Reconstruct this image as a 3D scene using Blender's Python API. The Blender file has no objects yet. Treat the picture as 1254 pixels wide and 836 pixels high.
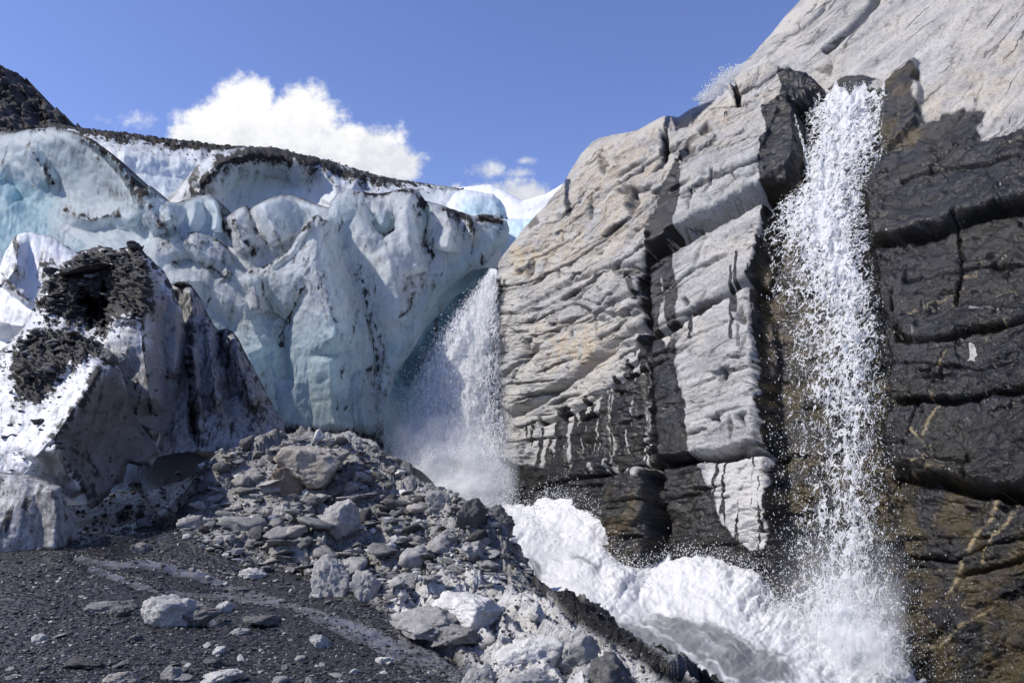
import bpy, bmesh, math, random
import numpy as np
from mathutils import Vector, Matrix
random.seed(7); RNG = np.random.default_rng(7)
SC = bpy.context.scene; COL = SC.collection

# ------------------------------------------------------------------ camera
CAM_Z = 1.6; PITCH = math.radians(8); FPX = 975.0
cp, sp = math.cos(PITCH), math.sin(PITCH)
def at(px, py, Y):
    """the point at distance Y (metres ahead of the camera) seen at photo pixel px, py"""
    px, py, Y = np.broadcast_arrays(np.asarray(px, float), np.asarray(py, float), np.asarray(Y, float))
    x = (px - 627) / FPX; y = (418 - py) / FPX
    dy = cp - y * sp; dz = sp + y * cp
    s = Y / dy
    return np.stack([x * s, Y, CAM_Z + dz * s], -1)
def proj(P):
    X, Y, Z = P[..., 0], P[..., 1], P[..., 2] - CAM_Z
    d = Y * cp + Z * sp; u = -Y * sp + Z * cp
    return 627 + FPX * X / d, 418 - FPX * u / d
cam = bpy.data.cameras.new('camera'); cam.lens = 28; cam.sensor_width = 36; cam.clip_end = 20000; cam.clip_start = .05
co = bpy.data.objects.new('camera', cam); COL.objects.link(co)
co.location = (0, 0, CAM_Z); co.rotation_euler = (math.radians(98), 0, 0); SC.camera = co

# ------------------------------------------------------------------ noise
def _h(ix, iy, iz, seed):
    h = (ix.astype(np.uint32) * np.uint32(374761393)) ^ (iy.astype(np.uint32) * np.uint32(668265263)) ^ (iz.astype(np.uint32) * np.uint32(2246822519)) ^ np.uint32((seed * 3266489917 + 12345) & 0xffffffff)
    h ^= h >> np.uint32(15); h *= np.uint32(2246822519); h ^= h >> np.uint32(13); h *= np.uint32(3266489917); h ^= h >> np.uint32(16)
    return h
def _r(ix, iy, iz, seed): return _h(ix, iy, iz, seed).astype(np.float64) / 4294967295.0
def noise2(p, seed=0):
    p = np.asarray(p, np.float32); f0 = np.floor(p); i = f0.astype(np.int32); f = p - f0
    u = f * f * f * (f * (f * 6 - 15) + 10); out = 0; zz = np.zeros(1, np.int32)
    for dx in (0, 1):
        wx = u[..., 0] if dx else 1 - u[..., 0]
        for dy in (0, 1):
            wy = u[..., 1] if dy else 1 - u[..., 1]
            h = _h(i[..., 0] + dx, i[..., 1] + dy, zz, seed)
            gx = (h & np.uint32(65535)).astype(np.float32) * np.float32(1 / 32767.5) - 1; gy = (h >> np.uint32(16)).astype(np.float32) * np.float32(1 / 32767.5) - 1
            out = out + wx * wy * (gx * (f[..., 0] - dx) + gy * (f[..., 1] - dy))
    return out * 1.5
def flat(p, seed):
    """points of one plane go to the quicker plane noise"""
    p = np.asarray(p)
    if p.shape[-1] == 2: return p, seed
    z = p[..., 2].flat[0]
    if (p[..., 2] == z).all(): return p[..., :2].astype(np.float32), seed + int(z * 131)
    return p, seed
def noise3(p, seed=0):
    """gradient noise about -1..1"""
    p, seed = flat(p, seed)
    if p.shape[-1] == 2: return noise2(p, seed)
    p = np.asarray(p, float); f0 = np.floor(p); i = f0.astype(np.int64); f = p - f0
    u = f * f * f * (f * (f * 6 - 15) + 10)
    out = 0
    for dx in (0, 1):
        wx = u[..., 0] if dx else 1 - u[..., 0]
        for dy in (0, 1):
            wy = u[..., 1] if dy else 1 - u[..., 1]
            for dz in (0, 1):
                wz = u[..., 2] if dz else 1 - u[..., 2]
                h = _h(i[..., 0] + dx, i[..., 1] + dy, i[..., 2] + dz, seed)
                gx = (h & np.uint32(1023)).astype(float) / 511.5 - 1
                gy = ((h >> np.uint32(10)) & np.uint32(1023)).astype(float) / 511.5 - 1
                gz = ((h >> np.uint32(20)) & np.uint32(1023)).astype(float) / 511.5 - 1
                out = out + wx * wy * wz * (gx * (f[..., 0] - dx) + gy * (f[..., 1] - dy) + gz * (f[..., 2] - dz))
    return out * 1.5
def fbm(p, oct=4, seed=0, gain=.5, lac=2.03):
    a, s, t = 1., 0, 0
    p, seed = flat(p, seed)
    for k in range(oct):
        s = s + a * noise3(p, seed + k * 17); t += a; a *= gain; p = p * lac + 3.7
    return s / t
def ridged(p, oct=4, seed=0, gain=.55):
    a, s, t = 1., 0, 0
    p, seed = flat(p, seed)
    for k in range(oct):
        s = s + a * (1 - np.abs(noise3(p, seed + k * 17)) * 1.6); t += a; a *= gain; p = p * 2.07 + 5.1
    return s / t
def billow(p, oct=4, seed=0, gain=.5):
    a, s, t = 1., 0, 0
    p, seed = flat(p, seed)
    for k in range(oct):
        s = s + a * np.abs(noise3(p, seed + k * 17)) * 1.6; t += a; a *= gain; p = p * 2.07 + 5.1
    return s / t
def facets(p, seed=0, slope=.9):
    """broken rock: every cell is a tilted flat facet; returns height and distance to the cell border"""
    p, seed = flat(p, seed); two = p.shape[-1] == 2
    if two: p = np.concatenate([p, np.full(p.shape[:-1] + (1,), .5, np.float32)], -1)
    i = np.floor(p).astype(np.int32)
    d1 = np.full(p.shape[:-1], 9.); d2 = d1.copy(); H = np.zeros_like(d1)
    for dx in (-1, 0, 1):
        for dy in (-1, 0, 1):
            for dz in ((0,) if two else (-1, 0, 1)):
                a, b, c = i[..., 0] + dx, i[..., 1] + dy, i[..., 2] + dz
                h = _h(a, b, c, seed); h2 = _h(a, b, c, seed + 91)
                q = np.stack([a + (h & np.uint32(1023)) / 1023., b + ((h >> np.uint32(10)) & np.uint32(1023)) / 1023., c + ((h >> np.uint32(20)) & np.uint32(1023)) / 1023.], -1)
                v = p - q; d = np.sqrt((v * v).sum(-1))
                hh = (h2 & np.uint32(255)) / 255. + slope * (v[..., 0] * (((h2 >> np.uint32(8)) & np.uint32(255)) / 127.5 - 1) + v[..., 1] * (((h2 >> np.uint32(16)) & np.uint32(255)) / 127.5 - 1) + v[..., 2] * (((h2 >> np.uint32(24)) & np.uint32(255)) / 127.5 - 1))
                m = d < d1
                d2 = np.where(m, d1, np.minimum(d2, d)); H = np.where(m, hh, H); d1 = np.where(m, d, d1)
    return H, d2 - d1
def sstep(a, b, x):
    t = np.clip((x - a) / (b - a), 0, 1); return t * t * (3 - 2 * t)
def mixf(a, b, t): return a + (b - a) * t

# ------------------------------------------------------------------ outline helpers
def near(pts, x, y, pad):
    a = np.array(pts, float); return (x > a[:, 0].min() - pad) & (x < a[:, 0].max() + pad) & (y > a[:, 1].min() - pad) & (y < a[:, 1].max() + pad)
def pdist(x, y, pts, pad=90):
    if pad is not None and x.size > 5000:
        m = near(pts, x, y, pad); D = np.full(x.shape, 1e3); S = np.zeros(x.shape); T = np.zeros(x.shape)
        if m.any(): D[m], S[m], T[m] = pdist(x[m], y[m], pts, None)
        return D, S, T
    return pdist0(x, y, pts)
def pdist0(x, y, pts):
    """distance to a polyline and side (+ = right of / below its direction of travel)"""
    best = np.full(x.shape, 1e9); side = np.zeros(x.shape); T = np.zeros(x.shape); n = len(pts) - 1
    for k in range(n):
        (ax, ay), (bx, by) = pts[k], pts[k + 1]
        dx, dy = bx - ax, by - ay; L = dx * dx + dy * dy + 1e-9
        t = np.clip(((x - ax) * dx + (y - ay) * dy) / L, 0, 1)
        ex, ey = x - ax - t * dx, y - ay - t * dy
        d = np.hypot(ex, ey); m = d < best
        best = np.where(m, d, best); side = np.where(m, np.sign(dx * ey - dy * ex), side); T = np.where(m, (k + t) / n, T)
    return best, side, T
def inpoly(x, y, pts, w=3., seed=None, wob=0.):
    """soft mask of a polygon"""
    if x.size > 5000:
        m = near(pts, x, y, w + 2 * wob + 2); o = np.zeros(x.shape)
        if m.any():
            xs, ys = x[m], y[m]; o[m] = np.concatenate([inpoly(xs[k:k + 5000], ys[k:k + 5000], pts, w, seed, wob) for k in range(0, len(xs), 5000)])
        return o
    if seed is not None:
        q = np.stack([x / 22., y / 22., x * 0 + seed], -1)
        x = x + wob * fbm(q, 4, seed, .6); y = y + wob * fbm(q + 31.7, 4, seed + 5, .6)
    d, _, _ = pdist0(x, y, list(pts) + [pts[0]])
    c = np.zeros(x.shape, bool); n = len(pts)
    for k in range(n):
        (ax, ay), (bx, by) = pts[k], pts[(k + 1) % n]
        if ay == by: continue
        c ^= ((ay > y) != (by > y)) & (x < (bx - ax) * (y - ay) / (by - ay) + ax)
    return sstep(-w, w, np.where(c, d, -d))
def rbf(ctrl, smooth=.02):
    f = rbf0(ctrl, smooth)
    return lambda x, y: f(x, y)
def rbf0(ctrl, smooth):
    C = np.array(ctrl, float); xy = C[:, :2] / 100.; v = C[:, 2:]
    def k(r): return r * r * np.log(r + 1e-6)
    n = len(C); A = np.zeros((n + 3, n + 3))
    A[:n, :n] = k(np.linalg.norm(xy[:, None] - xy[None], axis=-1)) + np.eye(n) * smooth
    A[:n, n] = 1; A[:n, n + 1:] = xy; A[n, :n] = 1; A[n + 1:, :n] = xy.T
    w = np.linalg.solve(A, np.vstack([v, np.zeros((3, v.shape[1]))]))
    def f(x, y):
        x = np.asarray(x, float) / 100; y = np.asarray(y, float) / 100
        o = w[n, 0] + w[n + 1, 0] * x + w[n + 2, 0] * y
        for q in range(n): o = o + w[q, 0] * k(np.hypot(x - xy[q, 0], y - xy[q, 1]))
        return o
    return f
def resample(pts, n):
    p = np.array(pts, float); s = np.r_[0, np.cumsum(np.hypot(*np.diff(p, axis=0).T))]; s /= s[-1]
    t = np.linspace(0, 1, n); return np.stack([np.interp(t, s, p[:, 0]), np.interp(t, s, p[:, 1])], -1)
def coons(top, right, bot, left, step=1.5):
    """top, bot left to right; left, right top to bottom"""
    ln = lambda p: np.hypot(*np.diff(np.array(p, float), axis=0).T).sum()
    nu = int(max(ln(top), ln(bot)) / step) + 2; nv = int(max(ln(left), ln(right)) / step) + 2
    T, B = resample(top, nu), resample(bot, nu); L, R = resample(left, nv), resample(right, nv)
    u = np.linspace(0, 1, nu)[None, :, None]; v = np.linspace(0, 1, nv)[:, None, None]
    G = (1 - v) * T[None] + v * B[None] + (1 - u) * L[:, None] + u * R[:, None]
    G -= (1 - u) * (1 - v) * T[0] + u * (1 - v) * T[-1] + (1 - u) * v * B[0] + u * v * B[-1]
    return G[..., 0], G[..., 1]
def normals(P, flip_to=None):
    du = np.gradient(P, axis=1); dv = np.gradient(P, axis=0)
    N = np.cross(du, dv); N /= np.linalg.norm(N, axis=-1, keepdims=True) + 1e-9
    V = np.array([0, 0, CAM_Z]) - P
    if (N * V).sum(-1).mean() < 0: N = -N
    return N
def smooth2(A, k):
    for _ in range(k):
        for ax in (0, 1):
            pad = [(1, 1) if a == ax else (0, 0) for a in range(A.ndim)]
            B = np.pad(A, pad, mode='edge')
            sl = lambda s: tuple(s if a == ax else slice(None) for a in range(A.ndim))
            A = .25 * B[sl(slice(0, -2))] + .5 * B[sl(slice(1, -1))] + .25 * B[sl(slice(2, None))]
    return A

# ------------------------------------------------------------------ objects
def tag(o, label=None, cat=None, group=None, kind=None):
    if label: o['label'] = label
    if cat: o['category'] = cat
    if group: o['group'] = group
    if kind: o['kind'] = kind
    return o
def empty(name, loc, label=None, cat=None, group=None, kind=None):
    o = bpy.data.objects.new(name, None); COL.objects.link(o); o.location = loc; o.empty_display_size = .2
    return tag(o, label, cat, group, kind)
def mesh_obj(name, V, F, mat, parent=None, attrs=None, smooth=True, origin=None):
    """V (n,3) in world space, F (m,3 or 4)"""
    V = np.asarray(V, np.float32).reshape(-1, 3); F = np.asarray(F, np.int32)
    if parent is not None: origin = np.array(parent.location)
    if origin is not None: V = V - np.asarray(origin, np.float32)
    me = bpy.data.meshes.new(name); k = F.shape[1]
    me.vertices.add(len(V)); me.vertices.foreach_set('co', V.ravel())
    me.loops.add(F.size); me.loops.foreach_set('vertex_index', F.ravel())
    me.polygons.add(len(F)); me.polygons.foreach_set('loop_start', np.arange(0, F.size, k, dtype=np.int32))
    me.polygons.foreach_set('loop_total', np.full(len(F), k, np.int32))
    me.polygons.foreach_set('use_smooth', np.full(len(F), smooth, bool))
    for nm, a in (attrs or {}).items():
        at_ = me.attributes.new(nm, 'FLOAT', 'POINT'); at_.data.foreach_set('value', np.asarray(a, np.float32).ravel())
    me.materials.append(mat); me.update(); me.validate()
    o = bpy.data.objects.new(name, me); COL.objects.link(o)
    if parent is not None: o.parent = parent
    elif origin is not None: o.location = origin
    return o
def grid_faces(nr, nc, keep=None):
    i = np.arange(nr * nc).reshape(nr, nc)
    F = np.stack([i[:-1, :-1], i[1:, :-1], i[1:, 1:], i[:-1, 1:]], -1)
    if keep is not None: F = F[keep[:-1, :-1] & keep[1:, :-1] & keep[1:, 1:] & keep[:-1, 1:]]
    return F.reshape(-1, 4)
def grid_obj(name, P, mat, parent=None, attrs=None, smooth=True, origin=None, keep=None):
    F = grid_faces(P.shape[0], P.shape[1], keep)
    if keep is not None:
        used = np.zeros(P.shape[0] * P.shape[1], bool); used[F.ravel()] = True
        idx = np.cumsum(used) - 1; F = idx[F]
        V = P.reshape(-1, 3)[used]; attrs = {k: np.asarray(a).ravel()[used] for k, a in (attrs or {}).items()}
        return mesh_obj(name, V, F, mat, parent, attrs, smooth, origin)
    return mesh_obj(name, P.reshape(-1, 3), F, mat, parent, attrs, smooth, origin)

# ------------------------------------------------------------------ materials
class NT:
    def __init__(s, name):
        s.m = bpy.data.materials.new(name); s.m.use_nodes = True; s.t = s.m.node_tree; s.t.nodes.clear()
        s.out = s.n('ShaderNodeOutputMaterial')
    def n(s, typ, **kw):
        nd = s.t.nodes.new(typ)
        for k, v in kw.items():
            if k.startswith('_'): setattr(nd, k[1:], v)
        return nd
    def put(s, sock, v):
        if isinstance(v, bpy.types.NodeSocket): s.t.links.new(v, sock)
        else: sock.default_value = v
    def math(s, op, a, b=0., c=0., clamp=False):
        nd = s.n('ShaderNodeMath', _operation=op, _use_clamp=clamp)
        for k, v in enumerate((a, b, c)): s.put(nd.inputs[k], v)
        return nd.outputs[0]
    def sm(s, v, a, b, o0=0., o1=1.):
        nd = s.n('ShaderNodeMapRange', _interpolation_type='SMOOTHSTEP')
        s.put(nd.inputs[0], v); nd.inputs[1].default_value = a; nd.inputs[2].default_value = b; nd.inputs[3].default_value = o0; nd.inputs[4].default_value = o1
        return nd.outputs[0]
    def attr(s, name): return s.n('ShaderNodeAttribute', _attribute_name=name).outputs['Fac']
    def mix(s, f, a, b, blend='MIX'):
        nd = s.n('ShaderNodeMix', _data_type='RGBA', _blend_type=blend)
        s.put(nd.inputs[0], f); s.put(nd.inputs[6], a); s.put(nd.inputs[7], b); return nd.outputs[2]
    def pos(s, scale=(1, 1, 1)):
        g = s.n('ShaderNodeTexCoord').outputs['Object']
        mp = s.n('ShaderNodeMapping'); s.t.links.new(g, mp.inputs[0]); mp.inputs['Scale'].default_value = scale
        return mp.outputs[0]
    def noise(s, scale, detail=4, rough=.55, vec=None, dist=0.):
        nd = s.n('ShaderNodeTexNoise'); nd.inputs['Scale'].default_value = scale; nd.inputs['Detail'].default_value = detail
        nd.inputs['Roughness'].default_value = rough; nd.inputs['Distortion'].default_value = dist
        s.t.links.new(vec if vec is not None else s.pos(), nd.inputs['Vector']); return nd.outputs[0]
    def voro(s, scale, vec=None, feature='F1', out='Distance'):
        nd = s.n('ShaderNodeTexVoronoi', _feature=feature); nd.inputs['Scale'].default_value = scale
        s.t.links.new(vec if vec is not None else s.pos(), nd.inputs['Vector']); return nd.outputs[out]
    def bump(s, h, strength, dist=.05, normal=None):
        nd = s.n('ShaderNodeBump'); s.put(nd.inputs['Height'], h); nd.inputs['Strength'].default_value = strength; nd.inputs['Distance'].default_value = dist
        if normal is not None: s.t.links.new(normal, nd.inputs['Normal'])
        return nd.outputs[0]
    def bsdf(s, col, rough, normal=None, **kw):
        b = s.n('ShaderNodeBsdfPrincipled'); s.put(b.inputs['Base Color'], col); s.put(b.inputs['Roughness'], rough)
        if normal is not None: s.t.links.new(normal, b.inputs['Normal'])
        for k, v in kw.items(): s.put(b.inputs[k.replace('_', ' ')], v)
        return b.outputs[0]
    def done(s, sh): s.t.links.new(sh, s.out.inputs[0]); return s.m
def g3(v, t=(1, 1, 1)): return (v * t[0], v * t[1], v * t[2], 1)

def cliff_mat():
    m = NT('banded_rock')
    big = m.noise(.5, 5, .6); fine = m.noise(14, 6, .65); bc = m.n('ShaderNodeCombineXYZ'); m.put(bc.inputs[0], m.attr('bu')); m.put(bc.inputs[1], m.attr('bv')); band = m.noise(2.2, 8, .62, bc.outputs[0], .4); grain = m.noise(60, 3, .6)
    col = m.mix(m.sm(band, .35, .68), (.405, .40, .388, 1), (.215, .214, .212, 1))
    col = m.mix(m.sm(big, .4, .65), col, (.42, .40, .36, 1))
    col = m.mix(m.math('MULTIPLY', m.attr('tan'), m.sm(m.noise(2.2, 5), .35, .6)), col, (.42, .35, .25, 1))
    col = m.mix(m.math('MULTIPLY', m.sm(fine, .48, .68), .55), col, (.12, .12, .12, 1))
    vv = m.math('MULTIPLY', m.sm(m.noise(1.1, 8, .62, m.pos((1.3, 1.3, .6)), 1.4), .497, .5), m.sm(m.noise(1.1, 8, .62, m.pos((1.3, 1.3, .6)), 1.4), .504, .5))
    col = m.mix(m.math('MULTIPLY', vv, .6), col, (.62, .60, .56, 1))
    wp = m.n('ShaderNodeVectorMath', _operation='MULTIPLY_ADD'); nz = m.n('ShaderNodeTexNoise'); nz.inputs['Scale'].default_value = 3.; nz.inputs['Detail'].default_value = 5; m.t.links.new(bc.outputs[0], nz.inputs['Vector']); m.t.links.new(nz.outputs['Color'], wp.inputs[0]); wp.inputs[1].default_value = (.35, .35, 0); m.t.links.new(bc.outputs[0], wp.inputs[2])
    hair = m.math('MULTIPLY', m.sm(m.voro(1.5, wp.outputs[0], 'DISTANCE_TO_EDGE'), .006, .03, 1, 0), m.sm(m.noise(.8, 5, .6), .45, .6))
    hair2 = m.math('MULTIPLY', m.sm(m.voro(4.2, wp.outputs[0], 'DISTANCE_TO_EDGE'), .01, .05, 1, 0), m.sm(m.noise(1.1, 5, .6), .50, .64)); hair = m.math('MAXIMUM', hair, m.math('MULTIPLY', hair2, .7))
    col = m.mix(m.math('MULTIPLY', hair, .75), col, (.06, .056, .05, 1))
    col = m.mix(m.attr('pale'), col, (.62, .61, .59, 1))
    w = m.math('ADD', m.attr('wet'), m.math('MULTIPLY', m.math('SUBTRACT', m.noise(4, 8, .7, m.pos((1, 1, .22))), .5), .9))
    w = m.sm(w, .36, .64)
    wc = m.mix(m.sm(m.noise(.9, 5), .42, .62), (.010, .010, .0105, 1), (.016, .014, .010, 1))
    wc = m.mix(m.math('MULTIPLY', m.sm(band, .45, .6), .6), wc, (.020, .020, .020, 1))
    wc = m.mix(m.math('MULTIPLY', m.attr('olive'), m.sm(m.noise(1.6, 6), .42, .6)), wc, (.052, .040, .018, 1))
    col = m.mix(w, col, wc)
    col = m.mix(m.attr('vein'), col, (.28, .225, .125, 1))
    col = m.mix(m.attr('crack'), col, (.03, .028, .026, 1))
    rough = m.math('MULTIPLY_ADD', w, -.64, .85)
    rough = m.math('ADD', rough, m.math('MULTIPLY', m.math('SUBTRACT', fine, .5), .3))
    hgt = m.math('ADD', m.math('MULTIPLY', fine, .5), m.math('ADD', m.math('MULTIPLY', band, .45), m.math('MULTIPLY', grain, .15))); hgt = m.math('ADD', hgt, m.math('MULTIPLY', m.noise(3.4, 9, .7), m.math('MULTIPLY_ADD', w, -.50, .6)))
    hgt = m.math('ADD', hgt, m.math('MULTIPLY', band, m.math('MULTIPLY', w, .5))); hgt = m.math('ADD', hgt, m.math('MULTIPLY', hair, -.8)); hgt = m.math('ADD', hgt, m.math('MULTIPLY', m.noise(26, 4, .6), m.math('MULTIPLY', w, .3)))
    return m.done(m.bsdf(col, rough, m.bump(hgt, .7, .07), Specular_IOR_Level=m.math('MULTIPLY_ADD', w, .12, .22)))
def ice_mat():
    m = NT('glacier_ice')
    st = m.noise(2.2, 6, .6, m.pos((1, 1, .28))); fine = m.noise(18, 5, .65); big = m.noise(.35, 4)
    blue = m.attr('blue')
    b = m.math('ADD', blue, m.math('MULTIPLY', m.math('SUBTRACT', st, .5), .35), clamp=True)
    col = m.mix(b, (.90, .915, .925, 1), (.38, .68, .80, 1))
    col = m.mix(m.attr('grey'), col, m.mix(1., col, (.13, .128, .126, 1), 'MULTIPLY'))  # dirty ice, plus the shade of shadowed faces put into the colour
    st2 = m.noise(5.5, 7, .7, m.pos((1, 1, .16))); col = m.mix(m.math('MULTIPLY', m.sm(st2, .52, .66), m.sm(m.attr('dirt'), .08, .45, .04, .85)), col, (.15, .145, .14, 1))
    spk = m.math('MULTIPLY', m.sm(m.noise(11, 6, .8, m.pos((1, 1, .6))), .54, .62), m.sm(m.attr('dirt'), .08, .42, .05, 1.))
    col = m.mix(spk, col, (.07, .067, .064, 1))
    d = m.math('ADD', m.attr('dirt'), m.math('MULTIPLY', m.math('SUBTRACT', m.noise(7, 6, .68, m.pos((1, 1, .6))), .5), .75))
    d1 = m.sm(d, .34, .62)
    col = m.mix(m.math('MULTIPLY', m.sm(m.math('ADD', st, m.math('MULTIPLY', m.math('SUBTRACT', fine, .5), .6)), .42, .62, .2, 1.), m.sm(m.attr('dirt'), .06, .5, .05, .9)), col, (.27, .262, .255, 1))
    col = m.mix(d1, col, (.042, .039, .036, 1))
    rough = m.math('MULTIPLY_ADD', d1, .3, .5)
    h = m.math('ADD', m.math('MULTIPLY', fine, .4), st)
    h = m.math('ADD', h, m.math('MULTIPLY', m.noise(50, 3), .15))
    nr = m.bump(h, .5, .06)
    p = m.bsdf(col, rough, nr, Specular_IOR_Level=.35)
    tr = m.n('ShaderNodeBsdfTranslucent'); m.put(tr.inputs[0], m.mix(1., m.mix(d1, col, (.04, .04, .04, 1)), (.98, 1., 1., 1), 'MULTIPLY')); m.t.links.new(nr, tr.inputs['Normal'])
    mx = m.n('ShaderNodeMixShader'); m.put(mx.inputs[0], m.attr('glow')); m.t.links.new(p, mx.inputs[1]); m.t.links.new(tr.outputs[0], mx.inputs[2])
    return m.done(mx.outputs[0])
def stone_mat(name, lo, hi, wet=0., dark=(.06, .058, .055), spec=.3):
    m = NT(name)
    oi = m.n('ShaderNodeObjectInfo').outputs['Random']
    n1 = m.noise(3.2, 6, .6, None, .8); n2 = m.noise(22, 5, .65); n3 = m.noise(7, 6, .6, m.pos((1, 1, 3.5)), .5)
    col = m.mix(m.sm(n1, .36, .64), g3(1, lo), g3(1, hi))
    col = m.mix(m.math('MULTIPLY', m.sm(n3, .5, .68), .55), col, g3(.55, lo))
    col = m.mix(m.math('MULTIPLY', m.sm(n2, .5, .75), .5), col, g3(1, dark))
    v = m.math('MULTIPLY_ADD', oi, .55, .72)
    hs = m.n('ShaderNodeHueSaturation'); m.put(hs.inputs['Value'], v); m.put(hs.inputs['Color'], col)
    h = m.math('ADD', m.math('MULTIPLY', n2, .5), n3)
    return m.done(m.bsdf(hs.outputs[0], .8 - .45 * wet, m.bump(h, .6, .05), Specular_IOR_Level=spec))
def ground_mat():
    m = NT('wet_gravel')
    sz = m.voro(16, None, 'F1', 'Color'); vd = m.voro(16); vd2 = m.voro(42); c2 = m.voro(42, None, 'F1', 'Color')
    sep = m.n('ShaderNodeSeparateColor'); m.t.links.new(sz, sep.inputs[0]); sep2 = m.n('ShaderNodeSeparateColor'); m.t.links.new(c2, sep2.inputs[0])
    v = m.math('MULTIPLY', sep.outputs[0], sep2.outputs[1])
    col = m.mix(m.sm(v, .1, .9), (.014, .014, .015, 1), (.075, .074, .072, 1))
    col = m.mix(m.sm(m.noise(.8, 5), .4, .65), col, (.022, .022, .022, 1))
    n2 = m.noise(9, 6, .65); n1 = m.noise(1.3, 6, .6)
    rk = m.mix(m.sm(n1, .35, .65), (.34, .33, .31, 1), (.16, .157, .15, 1))
    rk = m.mix(m.math('MULTIPLY', m.sm(n2, .45, .7), .7), rk, (.075, .073, .07, 1))
    f = m.sm(m.math('ADD', m.attr('rock'), m.math('MULTIPLY', m.math('SUBTRACT', n2, .5), .6)), .35, .65)
    col = m.mix(f, col, rk)
    pl = m.mix(m.sm(n2, .42, .7), (.50, .49, .47, 1), (.27, .265, .255, 1))
    col = m.mix(m.attr('pale'), col, pl)
    sn = m.sm(m.math('ADD', m.attr('stream'), m.math('MULTIPLY', m.math('SUBTRACT', m.noise(7, 6, .7), .5), .7)), .40, .56)
    w = m.attr('wet'); col = m.mix(w, col, (.016, .0155, .015, 1))  # damp rock, and the shadow painted on the ground under the ice
    rough = m.math('MULTIPLY_ADD', f, .4, .42); rough = m.math('MAXIMUM', m.math('MULTIPLY_ADD', w, -.3, rough), .32)
    col = m.mix(sn, col, m.mix(m.sm(m.noise(4, 5, .6), .4, .6), (.055, .056, .06, 1), (.15, .15, .155, 1))); rough = m.math('MULTIPLY_ADD', sn, m.math('SUBTRACT', .07, rough), rough)
    h = m.math('ADD', m.math('MULTIPLY', vd, -1.), m.math('MULTIPLY', vd2, -.5)); h = m.math('ADD', h, n2); h = m.math('MULTIPLY', h, m.math('MULTIPLY_ADD', sn, -.75, 1.))
    return m.done(m.bsdf(col, rough, m.bump(h, .8, .035), Specular_IOR_Level=m.math('ADD', m.math('MULTIPLY_ADD', w, -.3, .4), m.math('MULTIPLY', sn, .7))))
def pebble_mat(name='pebbles', cs=((.016, .016, .017, 1), (.045, .045, .045, 1), (.11, .108, .105, 1), (.30, .295, .285, 1))):
    m = NT(name); rnd = m.n('ShaderNodeNewGeometry').outputs['Random Per Island']
    cr = m.n('ShaderNodeValToRGB'); m.t.links.new(rnd, cr.inputs[0]); e = cr.color_ramp.elements
    e[0].color = cs[0]; e[1].color = cs[3]; q = e.new(.55); q.color = cs[1]; q = e.new(.85); q.color = cs[2]
    return m.done(m.bsdf(cr.outputs[0], .45, m.bump(m.noise(40, 3), .4, .01), Specular_IOR_Level=.4))
def water_mat(name, c0, c1, rough):
    m = NT(name); n = m.noise(5, 6, .6, m.pos((1, 1, 1)), 1.2); n2 = m.noise(22, 4, .6)
    col = m.mix(m.sm(n, .4, .62), c0, c1)
    return m.done(m.bsdf(col, rough, m.bump(m.math('ADD', n, m.math('MULTIPLY', n2, .35)), .5, .05), Specular_IOR_Level=.5))
def foam_mat():
    m = NT('foam')
    fv = m.n('ShaderNodeCombineXYZ'); m.put(fv.inputs[0], m.attr('fu')); m.put(fv.inputs[1], m.attr('fv')); n = m.noise(1., 9, .68, fv.outputs[0], .9); n2 = m.noise(16, 6, .7)
    g = m.attr('clear')
    f = m.sm(m.math('ADD', g, m.math('MULTIPLY', m.math('SUBTRACT', n, .5), 1.7)), .40, .80)
    col = m.mix(f, (.90, .905, .91, 1), (.24, .25, .255, 1))
    h = m.math('ADD', m.math('MULTIPLY', n, .6), m.math('ADD', m.math('MULTIPLY', n2, .6), m.math('MULTIPLY', m.noise(42, 5, .7), .5)))
    nr = m.bump(h, .6, .05)
    p = m.bsdf(col, m.math('MULTIPLY_ADD', f, -.4, .75), nr, Specular_IOR_Level=.3)
    tr = m.n('ShaderNodeBsdfTranslucent'); tr.inputs[0].default_value = (.85, .87, .9, 1)
    mx = m.n('ShaderNodeMixShader'); m.put(mx.inputs[0], m.math('MULTIPLY_ADD', f, -.2, .3)); m.t.links.new(p, mx.inputs[1]); m.t.links.new(tr.outputs[0], mx.inputs[2])
    return m.done(mx.outputs[0])
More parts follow.
